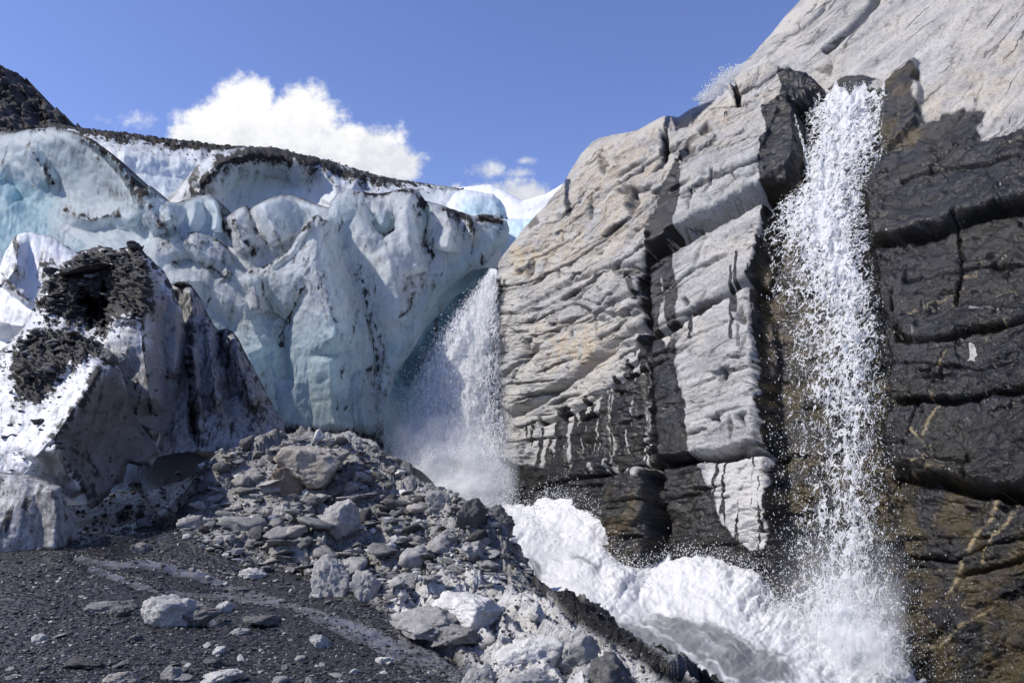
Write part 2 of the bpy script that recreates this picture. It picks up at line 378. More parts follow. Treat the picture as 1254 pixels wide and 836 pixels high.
def fall_mat(name, sx, sz, soft):
    """torn sheet of white water: open between its strands"""
    m = NT(name)
    v = m.pos((sx, sx, sz)); wv = m.n('ShaderNodeTexNoise'); wv.inputs['Scale'].default_value = 2.6; wv.inputs['Detail'].default_value = 3; m.t.links.new(v, wv.inputs['Vector'])
    ad = m.n('ShaderNodeVectorMath', _operation='MULTIPLY_ADD'); m.t.links.new(wv.outputs['Color'], ad.inputs[0]); ad.inputs[1].default_value = (.6, .6, .6); m.t.links.new(v, ad.inputs[2])
    web = m.sm(m.voro(3.4, ad.outputs[0], 'DISTANCE_TO_EDGE'), 0, .28, 1, 0)
    web2 = m.sm(m.voro(9, ad.outputs[0], 'DISTANCE_TO_EDGE'), 0, .3, 1, 0)
    n = m.noise(4.5, 8, .72, ad.outputs[0])
    k = m.math('ADD', m.math('MULTIPLY', web, .26), m.math('MULTIPLY', web2, .26)); k = m.math('ADD', k, m.math('MULTIPLY', n, .62))
    a = m.math('ADD', m.math('MULTIPLY_ADD', k, 2.0, -.94), m.math('MULTIPLY_ADD', m.attr('dens'), 1.45, -1.12))
    al = m.sm(a, -soft, soft)
    p = m.bsdf((.86, .87, .88, 1), .6, m.bump(k, .35, .04), Specular_IOR_Level=.3)
    tr = m.n('ShaderNodeBsdfTranslucent'); tr.inputs[0].default_value = (.85, .87, .9, 1)
    mx = m.n('ShaderNodeMixShader'); mx.inputs[0].default_value = .5; m.t.links.new(p, mx.inputs[1]); m.t.links.new(tr.outputs[0], mx.inputs[2])
    tp = m.n('ShaderNodeBsdfTransparent'); m2 = m.n('ShaderNodeMixShader'); m.put(m2.inputs[0], al)
    m.t.links.new(tp.outputs[0], m2.inputs[1]); m.t.links.new(mx.outputs[0], m2.inputs[2])
    return m.done(m2.outputs[0])
def drop_mat():
    m = NT('water_drops')
    p = m.bsdf((.88, .89, .9, 1), .4, Specular_IOR_Level=.4)
    tr = m.n('ShaderNodeBsdfTranslucent'); tr.inputs[0].default_value = (.88, .9, .92, 1)
    mx = m.n('ShaderNodeMixShader'); mx.inputs[0].default_value = .45; m.t.links.new(p, mx.inputs[1]); m.t.links.new(tr.outputs[0], mx.inputs[2])
    return m.done(mx.outputs[0])
def mist_mat():
    m = NT('mist'); n = m.noise(1.6, 6, .6)
    p = m.n('ShaderNodeBsdfDiffuse'); p.inputs[0].default_value = (.85, .87, .9, 1)
    tr = m.n('ShaderNodeBsdfTranslucent'); tr.inputs[0].default_value = (.85, .87, .9, 1)
    mx = m.n('ShaderNodeMixShader'); mx.inputs[0].default_value = .5; m.t.links.new(p.outputs[0], mx.inputs[1]); m.t.links.new(tr.outputs[0], mx.inputs[2])
    tp = m.n('ShaderNodeBsdfTransparent'); m2 = m.n('ShaderNodeMixShader')
    m.put(m2.inputs[0], m.math('MULTIPLY', m.attr('dens'), m.sm(n, .25, .75, .35, 1.)))
    m.t.links.new(tp.outputs[0], m2.inputs[1]); m.t.links.new(mx.outputs[0], m2.inputs[2])
    return m.done(m2.outputs[0])
def snow_mat():
    m = NT('snow'); n = m.noise(6, 6, .6)
    return m.done(m.bsdf(m.mix(m.sm(n, .4, .7), (.85, .87, .9, 1), (.72, .77, .82, 1)), .7, m.bump(n, .4, .08)))
def mountain_mat():
    m = NT('mountain_rock'); n = m.noise(.05, 8, .65); n2 = m.noise(.22, 6, .65)
    col = m.mix(m.sm(n, .4, .62), (.085, .075, .075, 1), (.035, .036, .03, 1)); col = m.mix(m.math('MULTIPLY', m.sm(n2, .5, .68), .6), col, (.15, .135, .13, 1))
    return m.done(m.bsdf(col, .9, m.bump(m.math('ADD', n, n2), .9, 3.)))
M = dict(darkchip=pebble_mat('slate_chip', ((.016, .0155, .015, 1), (.04, .039, .037, 1), (.09, .088, .085, 1), (.24, .235, .228, 1))), chip=pebble_mat('chips', ((.05, .049, .047, 1), (.17, .165, .158, 1), (.32, .312, .298, 1), (.50, .49, .465, 1))), pebble=pebble_mat(), cliff=cliff_mat(), ice=ice_mat(), ground=ground_mat(), foam=foam_mat(), drop=drop_mat(), mist=mist_mat(), snow=snow_mat(), mountain=mountain_mat(),
         stone=stone_mat('grey_stone', (.38, .368, .348), (.22, .214, .205)), pale=stone_mat('pale_stone', (.56, .55, .52), (.40, .392, .375)),
         dark=stone_mat('dark_slate', (.085, .082, .08), (.05, .048, .047)), tan=stone_mat('tan_stone', (.36, .33, .29), (.27, .245, .215)),
         brown=stone_mat('brown_stone', (.33, .26, .20), (.24, .19, .15)),
         wetrock=stone_mat('wet_stone', (.12, .118, .115), (.07, .068, .066), .8), slate=stone_mat('slate', (.20, .196, .19), (.105, .103, .10), .2),
         stream=water_mat('silty_water', (.17, .17, .175, 1), (.26, .26, .265, 1), .16),
         fall=fall_mat('falling_water', 1.35, .85, .13), fall2=fall_mat('veil_water', 1.5, .30, .25))

# ------------------------------------------------------------------ light and sky
SUN = Vector((-.69, -.13, .71)).normalized()
sl = bpy.data.lights.new('sun', 'SUN'); sl.energy = 5.2; sl.angle = math.radians(.5); sl.color = (1, .945, .86)
so = bpy.data.objects.new('sun', sl); COL.objects.link(so); so.rotation_euler = (-SUN).to_track_quat('-Z', 'Y').to_euler()
W = bpy.data.worlds.new('World'); SC.world = W; W.use_nodes = True
def build_world():
    m = NT.__new__(NT); m.t = W.node_tree; m.t.nodes.clear(); m.out = m.n('ShaderNodeOutputWorld')
    sky = m.n('ShaderNodeTexSky', _sky_type='NISHITA', _sun_disc=False, _sun_elevation=math.asin(SUN.z), _sun_rotation=math.atan2(SUN.x, SUN.y))
    sky.altitude = 600; sky.air_density = 1.0; sky.dust_density = .35; sky.ozone_density = 2.2
    g = m.n('ShaderNodeTexCoord').outputs['Generated']
    sx = m.n('ShaderNodeSeparateXYZ'); m.t.links.new(g, sx.inputs[0]); X, Y, Z = sx.outputs
    yy = m.math('MAXIMUM', m.math('ADD', m.math('MULTIPLY', Y, cp), m.math('MULTIPLY', Z, sp)), .05)
    up = m.math('SUBTRACT', m.math('MULTIPLY', Z, cp), m.math('MULTIPLY', Y, sp))
    u = m.math('MULTIPLY', m.math('DIVIDE', X, yy), 9.75); v = m.math('MULTIPLY', m.math('DIVIDE', up, yy), 9.75)   # in hundredths of a pixel
    cv = m.n('ShaderNodeCombineXYZ'); m.put(cv.inputs[0], u); m.put(cv.inputs[1], v)
    n = m.n('ShaderNodeTexNoise'); n.inputs['Scale'].default_value = 3.2; n.inputs['Detail'].default_value = 11; n.inputs['Roughness'].default_value = .66; m.t.links.new(cv.outputs[0], n.inputs['Vector'])
    nb = m.n('ShaderNodeTexNoise'); nb.inputs['Scale'].default_value = 1.3; nb.inputs['Detail'].default_value = 6; nb.inputs['Roughness'].default_value = .6; m.t.links.new(cv.outputs[0], nb.inputs['Vector'])
    def blob(px, py, rx, ry, k=1.):
        a = m.math('DIVIDE', m.math('SUBTRACT', u, (px - 627) / 100), rx / 100); b = m.math('DIVIDE', m.math('SUBTRACT', v, (418 - py) / 100), ry / 100)
        r = m.math('SQRT', m.math('ADD', m.math('MULTIPLY', a, a), m.math('MULTIPLY', b, b)))
        return m.math('MULTIPLY', m.math('SUBTRACT', 1., r), k)
    def field(bl):
        f = bl[0]
        for b in bl[1:]: f = m.math('MAXIMUM', f, b)
        return f
    main = field([blob(303, 124, 40, 36), blob(370, 145, 52, 44), blob(285, 150, 75, 34), blob(430, 185, 70, 38), blob(350, 180, 110, 48), blob(470, 200, 48, 30), blob(235, 165, 34, 18)])
    low = field([blob(640, 268, 70, 50), blob(600, 250, 70, 26), blob(690, 262, 40, 36)])
    thin = field([blob(163, 148, 40, 14, .62), blob(598, 208, 26, 16, .7), blob(636, 212, 22, 9, .6), blob(645, 197, 16, 6, .55)])
    nz = m.math('SUBTRACT', n.outputs[0], .5); nz2 = m.math('SUBTRACT', nb.outputs[0], .5)
    w = m.math('ADD', m.math('MULTIPLY', nz, 1.35), m.math('MULTIPLY', nz2, .6))
    c1 = m.sm(m.math('ADD', m.math('MAXIMUM', main, low), w), -.12, .34)
    c2 = m.math('MULTIPLY', m.sm(m.math('ADD', thin, m.math('MULTIPLY', w, 1.5)), .0, .8), .8)
    c = m.math('MAXIMUM', c1, c2)
    c = m.math('MULTIPLY', c, m.sm(Y, .05, .2))
    hs = m.mix(1., sky.outputs[0], SKYTINT, 'MULTIPLY')
    shade = m.mix(m.sm(m.math('ADD', v, m.math('MULTIPLY', nz, 2.2)), 1.7, 2.9), (6.9, 7.2, 7.9, 1), (10.2, 10.2, 10.3, 1))
    col = m.mix(c, hs, shade)
    bg = m.n('ShaderNodeBackground'); m.put(bg.inputs[0], col); bg.inputs[1].default_value = .1
    m.t.links.new(bg.outputs[0], m.out.inputs[0])
SKYTINT = (1.50, 1.42, 1.86, 1)
build_world()
SC.view_settings.view_transform = 'Standard'; SC.view_settings.look = 'None'; SC.view_settings.exposure = 0; SC.view_settings.gamma = 1
SC.cycles.max_bounces = 5; SC.cycles.diffuse_bounces = 3; SC.cycles.transparent_max_bounces = 12; SC.cycles.adaptive_threshold = .03; SC.cycles.use_denoising = True
# ------------------------------------------------------------------ the rock cliff
CLIFF_Y = rbf([(440,640,35),(480,600,32),(440,300,38),(520,340,35),(560,450,31.5),(600,600,27),(640,612,24.2),(700,640,21),(760,690,18.6),(850,700,16.8),(930,705,15.5),(1000,745,14.2),(1100,800,12.4),(1180,836,11.5),(1254,836,10.6),(1420,900,8.5),
    (612,400,28),(700,400,24),(790,400,20.8),(930,400,17.6),(1080,400,15),(1254,400,12.9),(1420,400,10.8),(606,333,30),(645,277,28.5),(690,224,27),(740,168,26),(870,122,24.2),(924,64,24.5),(981,0,24.5),(1030,-60,25),(1000,120,21.8),(1090,90,20),(1254,170,15.6),(1254,0,18.5),(1254,-80,20.5),(1420,-80,18.5),(1420,170,13.5)])
CTOP = [(606,333),(612,318),(620,308),(631,294),(643,278),(655,264),(667,254),(679,238),(690,224),(697,211),(704,200),(710,190),(717,182),(725,174),(734,169),(752,165),(771,162),(781,160),(796,151),(811,143),(818,142),(830,143),(836,139),(845,133),(854,129),(877,121),(884,117),(891,110),(903,94),(911,77),(917,71),(924,64),(934,52),(944,42),(962,20),(981,0),(1000,-22),(1030,-60),(1640,-60)]
def cliff():
    px, py = coons(CTOP, [(1640,-60),(1640,920)], [(560,690),(700,720),(1000,860),(1180,920),(1640,920)], [(606,333),(594,420),(585,500),(572,600),(560,690)], 1.55)
    Y = CLIFF_Y(px, py)
    dt, _, _ = pdist(px, py, CTOP, 120)
    R = 26.; e = np.clip(1 - dt / R, 0, 1); Y = Y + 1.6 * (1 - np.sqrt(np.clip(1 - e * e, 0, 1)))
    dl, _, _ = pdist(px, py, [(606,333),(594,420),(585,500),(572,600),(560,690)])
    e = np.clip(1 - dl / 34., 0, 1); Y = Y + 1.8 * (1 - np.sqrt(np.clip(1 - e * e, 0, 1)))
    P = at(px, py, Y); m_px = Y / FPX          # metres per pixel
    N = smooth2(normals(smooth2(P, 6)), 20); N /= np.linalg.norm(N, axis=-1, keepdims=True)
    z0 = px * 0
    q = np.stack([px / 60., py / 60., z0], -1)
    wobx = 7 * fbm(q, 5, 3, .6); woby = 7 * fbm(q + 9.1, 5, 4, .6)
    X2, Y2 = px + wobx, py + woby
    # bedding: bands that climb to the right on the left slab and lie flatter on the right
    SL = rbf([(620,400,-.5),(780,500,-.47),(650,590,-.2),(860,300,-.47),(900,400,-.36),(880,570,-.12),(1150,300,-.13),(1170,440,-.14),(1180,590,.12),(1180,700,-.06),(1100,50,-.6),(700,290,-.75),(720,200,-.6),(1250,100,-.5),(1200,820,-.3),(1000,400,-.2)], .3)
    s = SL(px, py)
    b = Y2 - s * (X2 - 900)
    upper = inpoly(px, py, [(900,-100),(1640,-100),(1640,110),(1254,165),(1198,178),(1125,150),(1085,100),(1020,110),(961,97),(890,118)], 14)
    right = inpoly(px, py, [(1085,120),(1128,150),(1198,178),(1254,165),(1640,100),(1640,940),(1100,940)], 14)
    mid = inpoly(px, py, [(800,290),(835,205),(868,160),(925,140),(985,140),(960,250),(930,350),(945,560),(930,720),(812,720),(800,430)], 8)
    left = np.clip(1 - upper - right - mid, 0, 1)
    falls = inpoly(px, py, [(985,140),(1025,118),(1082,108),(1062,235),(1070,330),(1092,500),(1108,820),(955,790),(938,560),(925,350),(945,245),(985,220)], 7, 11, 7)
    low = sstep(560, 640, py) * (1 - right)
    # random courses with random joints
    D = z0.copy(); groove = z0.copy()
    for k, (per, jw, amp) in enumerate(((46., 120., .18), (19., 58., .07), (8., 28., .02))):
        t = b / per + .35 * noise3(np.stack([b / per * .31, z0, z0 + k], -1), 50 + k) + .10 * noise3(np.stack([X2 / 70., b / per, z0 + k], -1), 150 + k); i = np.floor(t); f = t - i
        joff = _r(i.astype(np.int64), i.astype(np.int64) * 0, i.astype(np.int64) * 0 + k, 5) * 7
        u = (X2 + .35 * Y2) / jw + joff; u = u + .33 * noise3(np.stack([u * .8, i, z0 + k], -1), 60 + k); j = np.floor(u); g = u - j
        rr = _r(i.astype(np.int64), j.astype(np.int64), z0.astype(np.int64) + k, 8); r2 = _r(i.astype(np.int64), j.astype(np.int64), z0.astype(np.int64) + k, 28); r3 = _r(i.astype(np.int64), j.astype(np.int64), z0.astype(np.int64) + k, 48)
        ef = np.minimum(f, 1 - f) * per; eg = np.minimum(g, 1 - g) * jw
        # courses lean: the upper edge of each comes forward, the lower edge drops back under a lip
        prof = .8 * (rr - .5) + 1.3 * (f - .5) * (r2 - .42) + 1.9 * (g - .5) * (r3 - .5)
        D += amp * prof * (1. if k == 0 else sstep(.42, .5, .5 + fbm(np.stack([X2 / 80., Y2 / 40., z0 + k * 5.3], -1), 3, 171 + k)))
        present = sstep((.45, .56, .6)[k], (.62, .72, .8)[k], .5 + .9 * fbm(np.stack([(X2 + .3 * Y2) / (110., 60., 40.)[k], b / (40., 14., 8.)[k], z0 + k * 3.3], -1), 3, 71 + k))
        gv = np.exp(-(ef / 1.7) ** 2) * present + .6 * np.exp(-(eg / 1.6) ** 2) * present * (r2 > .35)
        groove += gv * (.24, .12, .03)[k]
    amp = left * .50 + mid * .34 + right * .30 + upper * .08 + low * .08
    disp = D * amp * (m_px / .02) ** .5
    disp -= groove * (left * .75 + mid * .4 + right * .5 + upper * .12)
    # larger swellings and chipped facets
    pw = np.stack([px / 75., py / 60., z0 + .5], -1)
    disp += .12 * fbm(pw, 3, 21) * (1 - .5 * upper)
    ca, sa = math.cos(.42), math.sin(.42)
    a1, a2 = (X2 * ca - Y2 * sa), (X2 * sa + Y2 * ca)
    H, E = facets(np.stack([a1 / 46., a2 / 30., z0], -1), 31, 1.); disp += (H - .5) * .07 * (left * .9 + mid * .4 + right * .55 + upper * .15 + .25 * low)
    H2, E2 = facets(np.stack([a1 / 17., a2 / 11., z0 + 4], -1), 37, .9); disp += (H2 - .5) * .045 * (left + mid * .5 + right * .7 + upper * .2)
    disp += .03 * fbm(np.stack([px / 9., py / 6., z0], -1), 4, 41, .6)
    H3, E3 = facets(np.stack([px / 7., py / 5., z0 + 8], -1), 39, 1.); disp += (H3 - .5) * .022 * (left + mid * .7 + right * .8 + upper * .3)
    # upper slab: long smooth scoops that climb to the right
    disp += upper * .22 * fbm(np.stack([(px * .85 - py * .5) / 120., (px * .5 + py * .85) / 22., z0], -1), 4, 45)
    # blocks that stand proud, channels that lie back
    for pts, off, w in (([(797,322),(806,285),(835,212),(868,166),(925,147),(972,141),(990,160),(986,232),(935,248),(860,288)], .62, 4),
                        ([(803,335),(830,312),(865,296),(905,272),(950,252),(938,345),(867,377),(834,400),(803,418)], .26, 4),
                        ([(804,426),(835,404),(869,381),(925,350),(938,400),(942,548),(876,555),(805,568)], .22, 4),
                        ([(897,112),(930,99),(963,95),(1000,105),(1022,124),(1000,135),(982,141),(930,146),(905,150)], .55, 4),
                        ([(1090,104),(1124,76),(1130,152),(1088,190),(1074,140)], .22, 4),
                        ([(1066,214),(1130,180),(1200,182),(1254,168),(1640,130),(1640,236),(1254,254),(1169,277),(1122,290),(1068,299)], .24, 4),
                        ([(1095,392),(1180,386),(1254,368),(1640,330),(1640,478),(1254,488),(1169,498),(1100,496)], .22, 4),
                        ([(1080,577),(1117,588),(1170,599),(1223,609),(1254,612),(1640,600),(1640,505),(1254,497),(1169,506),(1102,503)], .30, 4),
                        ([(1110,760),(1170,745),(1254,720),(1640,700),(1640,940),(1150,940),(1130,840)], .55, 8),
                        ([(757,600),(800,575),(812,600),(810,680),(790,710),(762,700)], .5, 5),
                        ([(612,440),(700,400),(790,388),(792,420),(735,432),(700,462),(660,492),(630,505),(616,500)], .14, 3),
                        ([(708,372),(735,350),(790,340),(792,385),(740,392)], .25, 4)):
        disp += off * inpoly(px, py, pts, w * .6, 13, 10)
    disp -= .55 * falls
    for pts, w, dep in (([(793,322),(830,311),(860,292),(900,270),(935,252),(985,237)], 4.5, .8), ([(800,422),(834,402),(867,379),(901,362),(928,347)], 4, .5),
                        ([(803,280),(792,330),(796,380),(801,430),(799,480),(804,530),(808,570),(811,620),(812,690)], 5, .6), ([(624,508),(634,504),(668,487),(705,461),(741,431),(775,410),(790,402)], 4, .4),
                        ([(622,462),(648,437),(672,412),(698,390)], 2.2, .22), ([(802,572),(834,566),(876,558),(940,551)], 4, .45), ([(1066,301),(1122,291),(1169,278),(1202,270),(1254,255),(1640,236)], 4, .5),
                        ([(1098,398),(1108,424),(1155,427),(1200,414),(1254,404),(1640,380)], 3.2, .35), ([(1100,499),(1169,502),(1212,495),(1254,491),(1640,480)], 3.5, .45), ([(1076,573),(1117,585),(1170,596),(1223,606),(1254,609),(1640,600)], 5, .6),
                        ([(1100,681),(1170,687),(1210,668),(1254,657),(1640,640)], 2.6, .25), ([(1175,705),(1254,684),(1640,660)], 2.4, .22), ([(1012,62),(1041,37),(1068,7),(1075,-12)], 3.4, .5),
                        ([(942,70),(960,48),(990,30),(1010,8)], 2, .12), ([(650,600),(700,585),(760,577),(800,571)], 2.4, .22), ([(660,520),(700,505),(740,478),(790,452)], 2.5, .22), ([(634,380),(690,352),(740,330),(790,320)], 2.2, .16),
                        ([(722,395),(770,372),(795,360)], 2.5, .22), ([(812,160),(815,190),(812,200)], 3.5, .4), ([(905,112),(908,135),(912,150)], 3, .25), ([(850,262),(880,240),(925,222),(950,212)], 2, .18), ([(1110,230),(1180,215),(1254,205)], 2, .2),
                        ([(690,505),(693,560),(690,600)], 2, .14), ([(740,470),(744,520),(742,560)], 2, .14), ([(1085,110),(1080,150),(1075,180)], 3, .3), ([(1172,270),(1178,330),(1170,372)], 2, .18), ([(1110,345),(1180,330),(1254,322)], 2.2, .2), ([(1110,450),(1200,462),(1254,455)], 1.8, .12)):
        wx, wy = px + .35 * wobx, py + .6 * woby
        d, sd, _ = pdist(wx, wy, pts); disp -= dep * np.exp(-(d / w) ** 2)
        disp += .10 * dep * np.exp(-np.clip(d, 0, None) / 14.) * (sd < 0)      # the lip above
    crack = np.clip(groove * 2.6, 0, .85) * (left + mid + .5 * right + .5 * upper)
    for k in range(120):
        if k < 80: x, y = RNG.uniform(625, 930), RNG.uniform(180, 600)
        else: x, y = RNG.uniform(1080, 1254), RNG.uniform(190, 820)
        L = RNG.uniform(8, 46); s0 = float(SL(np.array([x]), np.array([y]))[0])
        if k % 3 == 0: pl = [(x, y), (x + RNG.uniform(-4, 4), y + L * .6)]
        else: pl = [(x, y), (x + L * .5, y + L * .5 * s0 + RNG.uniform(-3, 3)), (x + L, y + L * s0)]
        d, sd, T = pdist(px + wobx * .8, py + woby * .8, pl, 30); tp = np.sin(np.clip(T, .06, 1) * 3.14) if len(pl) > 2 else 1.
        w = RNG.uniform(.9, 2.2); g_ = np.exp(-(d / w) ** 2) * tp; disp -= RNG.uniform(.08, .22) * g_; crack = np.maximum(crack, .8 * g_)
        disp += .05 * np.exp(-d / 9.) * (sd < 0) * tp
    for pts, a in (([(738,196),(734,210),(740,214),(745,203)], .25), ([(772,228),(766,250),(772,262),(780,246),(776,232)], .3), ([(640,270),(655,262),(660,272),(648,280)], .2), ([(752,330),(775,322),(790,330),(770,345)], .3), ([(755,232),(812,218),(812,222),(770,236)], .2), ([(636,420),(648,414),(652,440),(642,452)], .18), ([(640,330),(652,318),(654,334),(644,342)], .2), ([(860,175),(872,168),(880,180),(866,186)], .3), ([(838,212),(850,196),(862,208),(846,216)], .25), ([(905,395),(915,382),(918,405)], .12), ([(880,462),(900,455),(896,470)], .2), ([(910,515),(925,512),(922,530)], .2), ([(1000,85),(1020,78),(1016,92)], .15)):
        g_ = inpoly(px, py, pts, 3, 301, 5); disp -= a * g_; crack = np.maximum(crack, .7 * g_)
    fade = sstep(0, 16, dt) * .85 + .15; disp = disp * fade
    P = P + N * disp[..., None]
    N2 = normals(P); fac, _ = facets(P * np.array([1.3, 1.3, 2.6]), 61, .9); P = P + N2 * ((.022 * fbm(P * 2.6, 4, 63, .6) + .035 * (fac - .5) * (1 - .75 * upper)) * fade)[..., None]
    # ---- masks
    fl = np.stack([px / 40., py / 40., z0], -1)
    n1 = fbm(fl, 5, 81, .6); n2 = fbm(fl * 3.1, 4, 83, .6)
    vert = fbm(np.stack([px / 10.5 + .5 * n1, py / 150., z0], -1), 4, 85, .6)
    vert2 = fbm(np.stack([px / 15., py / 240., z0 + 3], -1), 3, 87, .6)
    wet = inpoly(px, py, [(1128,150),(1165,142),(1205,130),(1198,178),(1225,172),(1254,165),(1640,110),(1640,960),(1000,960),(1060,560),(1055,240),(1075,200),(1085,105),(1108,86),(1125,76)], 13, 91, 13)
    wet = np.maximum(wet, inpoly(px, py, [(985,125),(1082,106),(1070,240),(1110,500),(1120,850),(940,800),(936,560),(926,420),(920,350),(940,250),(960,230)], 5, 93, 10))
    wet = np.maximum(wet, inpoly(px, py, [(958,97),(1000,103),(1022,122),(1000,140),(990,232),(962,246),(940,252),(938,200),(945,180),(940,150),(962,140),(958,115)], 4, 95, 9))
    wet = np.maximum(wet, .95 * inpoly(px, py, [(1012,106),(1030,94),(1055,92),(1078,100),(1050,116),(1020,118)], 4, 96, 5))
    wet = np.maximum(wet, inpoly(px, py, [(804,322),(800,290),(815,232),(842,204),(845,262),(838,300)], 3, 97, 4) * .9)
    wet = np.maximum(wet, inpoly(px, py, [(560,720),(575,340),(606,333),(616,352),(606,420),(612,500),(620,560),(640,600),(640,700)], 6, 98, 6) * (.62 + .9 * vert))
    base = sstep(-14, 14, py - (np.interp(px, [600,640,700,760,800,850,930], [560,565,575,580,590,600,560]) + 16 * n1))
    wet = np.maximum(wet, base * (1 - right) * (.95 - .35 * sstep(0, .5, vert)))
    pale = inpoly(px, py, [(862,560),(932,556),(936,600),(934,672),(915,672),(885,640),(868,600)], 4, 99, 8); wet = wet * (1 - .95 * pale) + pale * .95 * sstep(.1, .35, vert)
    strk = inpoly(px, py, [(640,520),(700,490),(790,420),(800,560),(800,600),(640,600)], 20, 101, 6); wet = np.maximum(wet, strk * sstep(.12, .26, vert + .3 * n1))
    strk = inpoly(px, py, [(800,300),(830,300),(836,420),(850,560),(860,600),(800,600)], 10, 102, 8); wet = np.maximum(wet, strk * sstep(-.15, .15, vert2 + .15 * n1))
    strk = inpoly(px, py, [(835,212),(905,118),(930,120),(920,160),(850,240)], 8, 103, 6); wet = np.maximum(wet, strk * sstep(.12, .3, vert) * .8)
    wet = np.maximum(wet, inpoly(px + 18 * vert2, py, [(792,310),(804,320),(803,420),(822,425),(840,470),(850,510),(850,557),(866,600),(880,690),(800,690),(800,560)], 4, 110, 5))
    wet = np.maximum(wet, inpoly(px, py, [(818,322),(832,318),(836,360),(830,418),(822,416)], 3, 111, 4))
    for k in range(56):
        if k < 48:
            x = 645 + 152 * RNG.random() ** .7; y0 = np.interp(x, [645, 700, 760, 797], [535, 500, 462, 410]) + RNG.uniform(-8, 45); y1 = RNG.uniform(y0 + 25, 600); w = RNG.uniform(1.5, 4.6)
        elif k < 62: x = RNG.uniform(806, 936); y0 = RNG.uniform(300, 560); y1 = y0 + RNG.uniform(25, 90); w = RNG.uniform(1.2, 3.)
        else: x = RNG.uniform(640, 800); y0 = RNG.uniform(200, 400); y1 = y0 + RNG.uniform(15, 60); w = RNG.uniform(1.2, 2.6)
        a = RNG.uniform(-.08, .02); n_ = 5; pl = [(x + a * (y1 - y0) * t + RNG.uniform(-1.6, 1.6), y0 + (y1 - y0) * t) for t in np.linspace(0, 1, n_)]
        d, _, T = pdist(px + .25 * wobx + .12 * woby, py, pl, 24); wet = np.maximum(wet, (.95 if k < 48 else .75) * sstep(1.5, .6, d / (w * (.6 + .5 * T))))
    d, _, _ = pdist(px + wobx * .4, py, [(805,270),(792,330),(796,380),(801,430),(799,480),(806,560),(811,690)]); wet = np.maximum(wet, .9 * np.exp(-(d / 9) ** 2))
    for pts in ([(818,142),(812,165),(815,200)], [(905,112),(910,150)], [(694,222),(697,262)], [(775,330),(785,370)]):
        d, _, _ = pdist(px + .4 * wobx, py, pts); wet = np.maximum(wet, .8 * np.exp(-(d / 5.) ** 2))
    wet = np.maximum(wet, .7 * inpoly(px, py, [(818,140),(860,124),(880,119),(850,150),(826,160)], 4, 104, 5))
    # dry pale patches left on the wet rock
    dry = z0.copy()
    for x, y, w_, h_ in ((1105,359,15,18),(1109,383,10,11),(1160,358,12,26),(1149,335,7,20),(1179,393,15,14),(1232,352,9,15),(1235,368,7,9),(1141,415,5,24),(1166,416,5,24),(1180,417,11,8),(1123,416,4,20),(1210,388,34,5),(1196,440,8,22)):
        d = np.maximum(np.abs(px - x + .4 * wobx) / (w_ / 2), np.abs(py - y + .4 * woby) / (h_ / 2)); dry = np.maximum(dry, sstep(1.2, .85, d + .7 * n2 + .3 * n1)) * .72
    wet = wet * (1 - dry)
    wet = np.clip(wet, 0, 1)
    tan = np.clip(inpoly(px, py, [(640,300),(690,225),(740,170),(810,150),(820,210),(790,280),(720,320),(660,345)], 30, 105, 10) * .6 + inpoly(px, py, [(660,400),(760,395),(740,450),(680,455)], 22, 106, 8) * .9 + inpoly(px, py, [(625,300),(660,310),(650,340),(632,335)], 8, 106, 8) + inpoly(px, py, [(840,140),(960,100),(960,140),(900,200),(850,200)], 20, 107, 8) * .5 + inpoly(px, py, [(1110,200),(1120,120),(1254,20),(1254,100),(1180,170)], 30, 107, 8) * .4, 0, 1)
    olive = np.clip(falls * .9 + inpoly(px, py, [(1085,600),(1150,580),(1254,640),(1640,620),(1640,960),(1000,960),(1080,800)], 25, 108, 10) + inpoly(px, py, [(755,600),(805,610),(800,700),(765,700)], 8, 109, 6) + inpoly(px, py, [(1085,75),(1130,75),(1130,190),(1080,190)], 8, 1, 5), 0, 1)
    vein = z0.copy()
    for pts, w in (([(1225,615),(1210,640),(1196,655),(1180,690),(1168,715),(1160,735)], 2.0), ([(1250,615),(1230,640),(1215,655),(1205,690)], 1.4), ([(1140,470),(1160,475),(1170,430)], .0), ([(1128,535),(1140,548),(1150,525),(1160,510)], 1.2), ([(1145,790),(1180,792),(1200,780),(1230,765),(1254,755)], 1.4), ([(1155,460),(1165,440)], 1.), ([(1150,555),(1135,575),(1120,582)], 1.1)):
        if w > 0:
            d, _, _ = pdist(px + .5 * wobx, py + .5 * woby, pts); vein = np.maximum(vein, np.exp(-(d / w) ** 2) * sstep(-.35, .1, n2))
    for k in range(26):
        x, y = RNG.uniform(1090, 1254), RNG.uniform(200, 830); L = RNG.uniform(8, 40); an = RNG.uniform(-2.6, -.4) if k % 3 else RNG.uniform(-.5, .3)
        d, _, _ = pdist(px + .6 * wobx, py + .6 * woby, [(x, y), (x + L * math.cos(an), y + L * math.sin(an))]); vein = np.maximum(vein, .7 * np.exp(-(d / .9) ** 2) * sstep(-.2, .2, n2))
    root = empty('rock_cliff', at(900, 720, 15.5), 'tall cliff of grey banded rock, dry and pale at left, wet and black beside the right waterfall', 'cliff', kind='structure')
    # the top rolls back out of sight so that the rock has a body
    caps = []
    for k in range(8, 0, -1):
        q = P[0] + np.array([.35, 1.0, 0]) * (k * 1.1) + np.array([0, 0, -.12]) * k * k * .35; caps.append(q)
    P2 = np.concatenate([np.stack(caps), P]); z8 = np.repeat(np.zeros((1, P.shape[1])), 8, 0)
    A = dict(crack=crack, bu=(X2 + .35 * Y2) / 130., bv=b / 28., wet=wet, tan=tan, olive=olive, vein=vein, pale=pale * .35)
    A = {k: np.concatenate([np.repeat(v[:1], 8, 0), v]) for k, v in A.items()}
